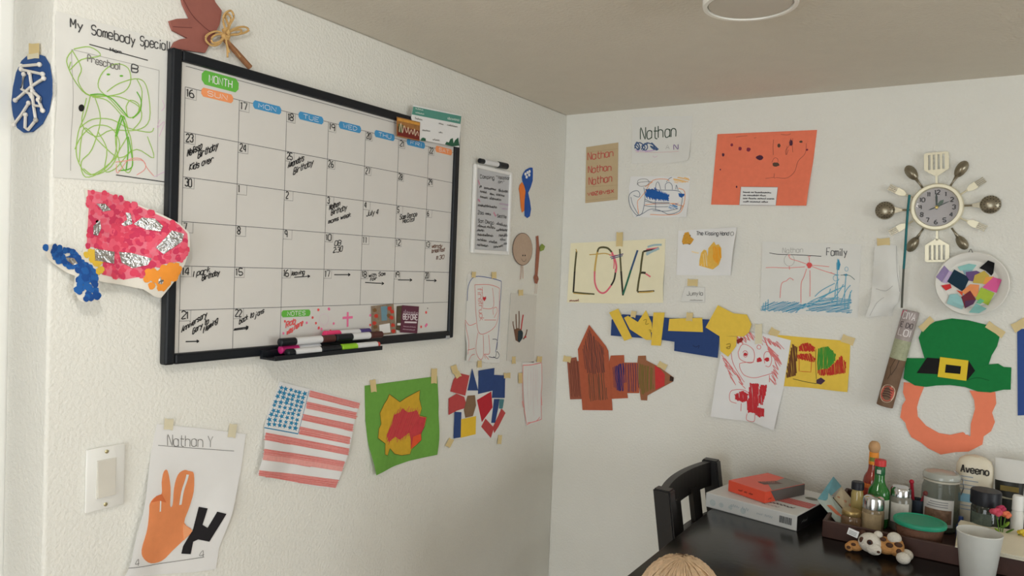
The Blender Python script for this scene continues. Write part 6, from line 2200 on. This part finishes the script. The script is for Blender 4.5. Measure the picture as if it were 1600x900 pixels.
pel = nd_(loc3(0, 0, .46), .085)
bel = nd_(loc3(0, .005, .58), .085, pel)
chs = nd_(loc3(0, 0, .71), .082, bel)
nkb = nd_(loc3(0, -.008, .80), .045, chs)
nk = nd_(loc3(0, -.006, .85), .034, nkb)
hd = nd_(loc3(0, -.006, .90), .05, nk)
for s_ in (-1, 1):
    sh = nd_(loc3(s_ * .088, -.004, .775), .036, nkb)
    el = nd_(loc3(s_ * .125, -.01, .63), .027, sh)
    wr = nd_(loc3(s_ * .135, .05, .49), .021, el)
    pa = nd_(loc3(s_ * .133, .07, .455), .022, wr)
    for k, (dl, ln) in enumerate(((-.016, .040), (-.005, .048), (.006, .046), (.016, .036))):
        f1 = nd_(loc3(s_ * .133 + dl * .25, .078 + dl, .432), .0072, pa)
        f2 = nd_(loc3(s_ * .130 + dl * .2, .082 + dl, .432 - ln * .55), .0066, f1)
        nd_(loc3(s_ * .124 + dl * .2, .080 + dl, .432 - ln), .0058, f2)
    th = nd_(loc3(s_ * .118, .086, .448), .0078, pa)
    nd_(loc3(s_ * .108, .096, .428), .0066, th)
    hp = nd_(loc3(s_ * .055, 0, .42), .062, pel)
    kn = nd_(loc3(s_ * .06, .01, .24), .042, hp)
    an = nd_(loc3(s_ * .062, -.005, .06), .028, kn)
    ft = nd_(loc3(s_ * .068, .06, .028), .027, an)
    nd_(loc3(s_ * .072, .10, .022), .022, ft)
g_body = skin_mesh(nodes, edges, radii, pel)


def hl(s_, f_, z):
    p = loc3(s_, f_, z) - Vector((HC.x, HC.y, 0))
    return p


def ellr(s_, f_, z, rs, rf, rz_, n=20, m=14):
    V, F = ell((0, 0, 0), (rs, rf, rz_), n, m)
    c_ = hl(s_, f_, z)
    return [c_ + sdir * v[0] + fdir * v[1] + Vector((0, 0, v[2])) for v in V], F


head = [ellr(0, -.012, HZ + .012, .074, .088, .088), ellr(0, .020, HZ - .030, .058, .060, .062), ellr(0, .030, HZ - .070, .038, .040, .030),
        ellr(0, .088, HZ - .030, .010, .012, .011), ellr(0, .084, HZ - .016, .007, .008, .016), ellr(-.030, .050, HZ - .040, .022, .020, .022), ellr(.030, .050, HZ - .040, .022, .020, .022),
        ellr(-.074, -.006, HZ - .020, .010, .016, .024), ellr(.074, -.006, HZ - .020, .010, .016, .024), ellr(0, .072, HZ - .062, .016, .008, .006)]
SKIN = M(236, 190, 166, .55, noise=.06, nscale=40, name='fair_skin')
bodyo = mk('body', join(g_body, *head), SKIN, kid, 2)
rm = bodyo.modifiers.new('remesh', 'REMESH')
rm.mode = 'VOXEL'
rm.voxel_size = .0045
rm.use_smooth_shade = True
for s_ in (-1, 1):
    e_ = mk('eye', ellr(s_ * .029, .0665, HZ - .012, .0105, .007, .007, 14, 10), M(240, 240, 238, .3, noise=0, name='eye_white'), kid, 2)
    mk('iris', ellr(s_ * .029, .0722, HZ - .012, .0048, .0022, .0048, 12, 8), M(72, 110, 146, .3, noise=0, name='blue_iris'), e_, 2)
    mk('eyebrow', ellr(s_ * .031, .079, HZ + .010, .014, .004, .003, 12, 8), M(196, 160, 110, .8, noise=.1, name='blond_brow'), kid, 2)
mk('mouth', ellr(0, .0785, HZ - .063, .016, .004, .0035, 14, 8), M(206, 120, 112, .5, noise=.05, name='lip_pink'), kid, 2)
# clothing
sn, sr, se = [], [], []
idx = {}
for i in (bel, chs, nkb):
    idx[i] = len(sn)
    sn.append(nodes[i]); sr.append(radii[i] + .010)
sn[0] = nodes[pel] + Vector((0, 0, .01)); sr[0] = .098
se += [(0, 1), (1, 2)]
sr[2] = .056
sn[2] = hl(0, -.006, .785)
for s_ in (-1, 1):
    a = len(sn)
    sn.append(hl(s_ * .088, -.004, .770)); sr.append(.049)
    sn.append(hl(s_ * .117, -.008, .672)); sr.append(.043)
    se += [(2, a), (a, a + 1)]
mk('shirt', skin_mesh(sn, se, sr, 0), M(86, 122, 168, .9, noise=.1, nscale=60, name='blue_cotton'), kid, 2)
sn, sr, se = [hl(0, 0, .47)], [.094], []
for s_ in (-1, 1):
    a = len(sn)
    sn += [hl(s_ * .055, 0, .41), hl(s_ * .06, .01, .24), hl(s_ * .062, -.003, .10)]
    sr += [.070, .052, .042]
    se += [(0, a), (a, a + 1), (a + 1, a + 2)]
mk('trousers', skin_mesh(sn, se, sr, 0), M(60, 66, 84, .9, noise=.1, nscale=60, name='dark_denim'), kid, 2)
# hair: a close cap with fine strands combed out from the crown
HAIRM = M(206, 172, 136, .55, noise=.25, nscale=160, name='blond_hair')
V, F = [], []
n, m = 40, 16
for k in range(m + 1):
    f = k / m
    for i in range(n):
        a = 2 * PI * i / n
        fr = math.sin(a)                      # +1 is the forehead side
        tmax = 1.95 - .62 * max(0, fr) ** 1.5 if fr > 0 else 1.95 + .25 * -fr
        th = tmax * f
        rr = 1 + random.uniform(-.008, .008)
        V.append(tuple(hl(.0815 * math.sin(th) * math.cos(a) * rr, -.012 + .0955 * math.sin(th) * math.sin(a) * rr, HZ + .010 + .0945 * math.cos(th) * rr)))
for k in range(m):
    for i in range(n):
        j = (i + 1) % n
        F.append((k * n + i, (k + 1) * n + i, (k + 1) * n + j, k * n + j))
hair = mk('hair', (V, F), HAIRM, kid, 2)
gs = []
for k in range(420):
    a = random.uniform(0, 2 * PI)
    fr = math.sin(a)
    t0 = random.uniform(.0, 1.1)
    tmax = (1.95 - .62 * max(0, fr) ** 1.5 if fr > 0 else 2.15) + random.uniform(-.05, .12)
    pts = []
    sw = random.uniform(-.25, .25)
    for i in range(6):
        f = i / 5
        th = t0 + (tmax - t0) * f
        aa = a + sw * f
        e_ = 1.012 + .02 * math.sin(f * PI) + random.uniform(-.004, .004)
        pts.append(hl(.0815 * math.sin(th) * math.cos(aa) * e_, -.012 + .0955 * math.sin(th) * math.sin(aa) * e_, HZ + .010 + .0945 * math.cos(th) * e_))
    gs.append(tube(pts, [.0011, .0012, .0012, .001, .0008, .0004], 4, False))
st = mk('hair_strands', join(*gs), M(220, 190, 156, .5, noise=.25, nscale=120, name='light_blond_strands'), hair, 2)
st['kind'] = 'stuff'
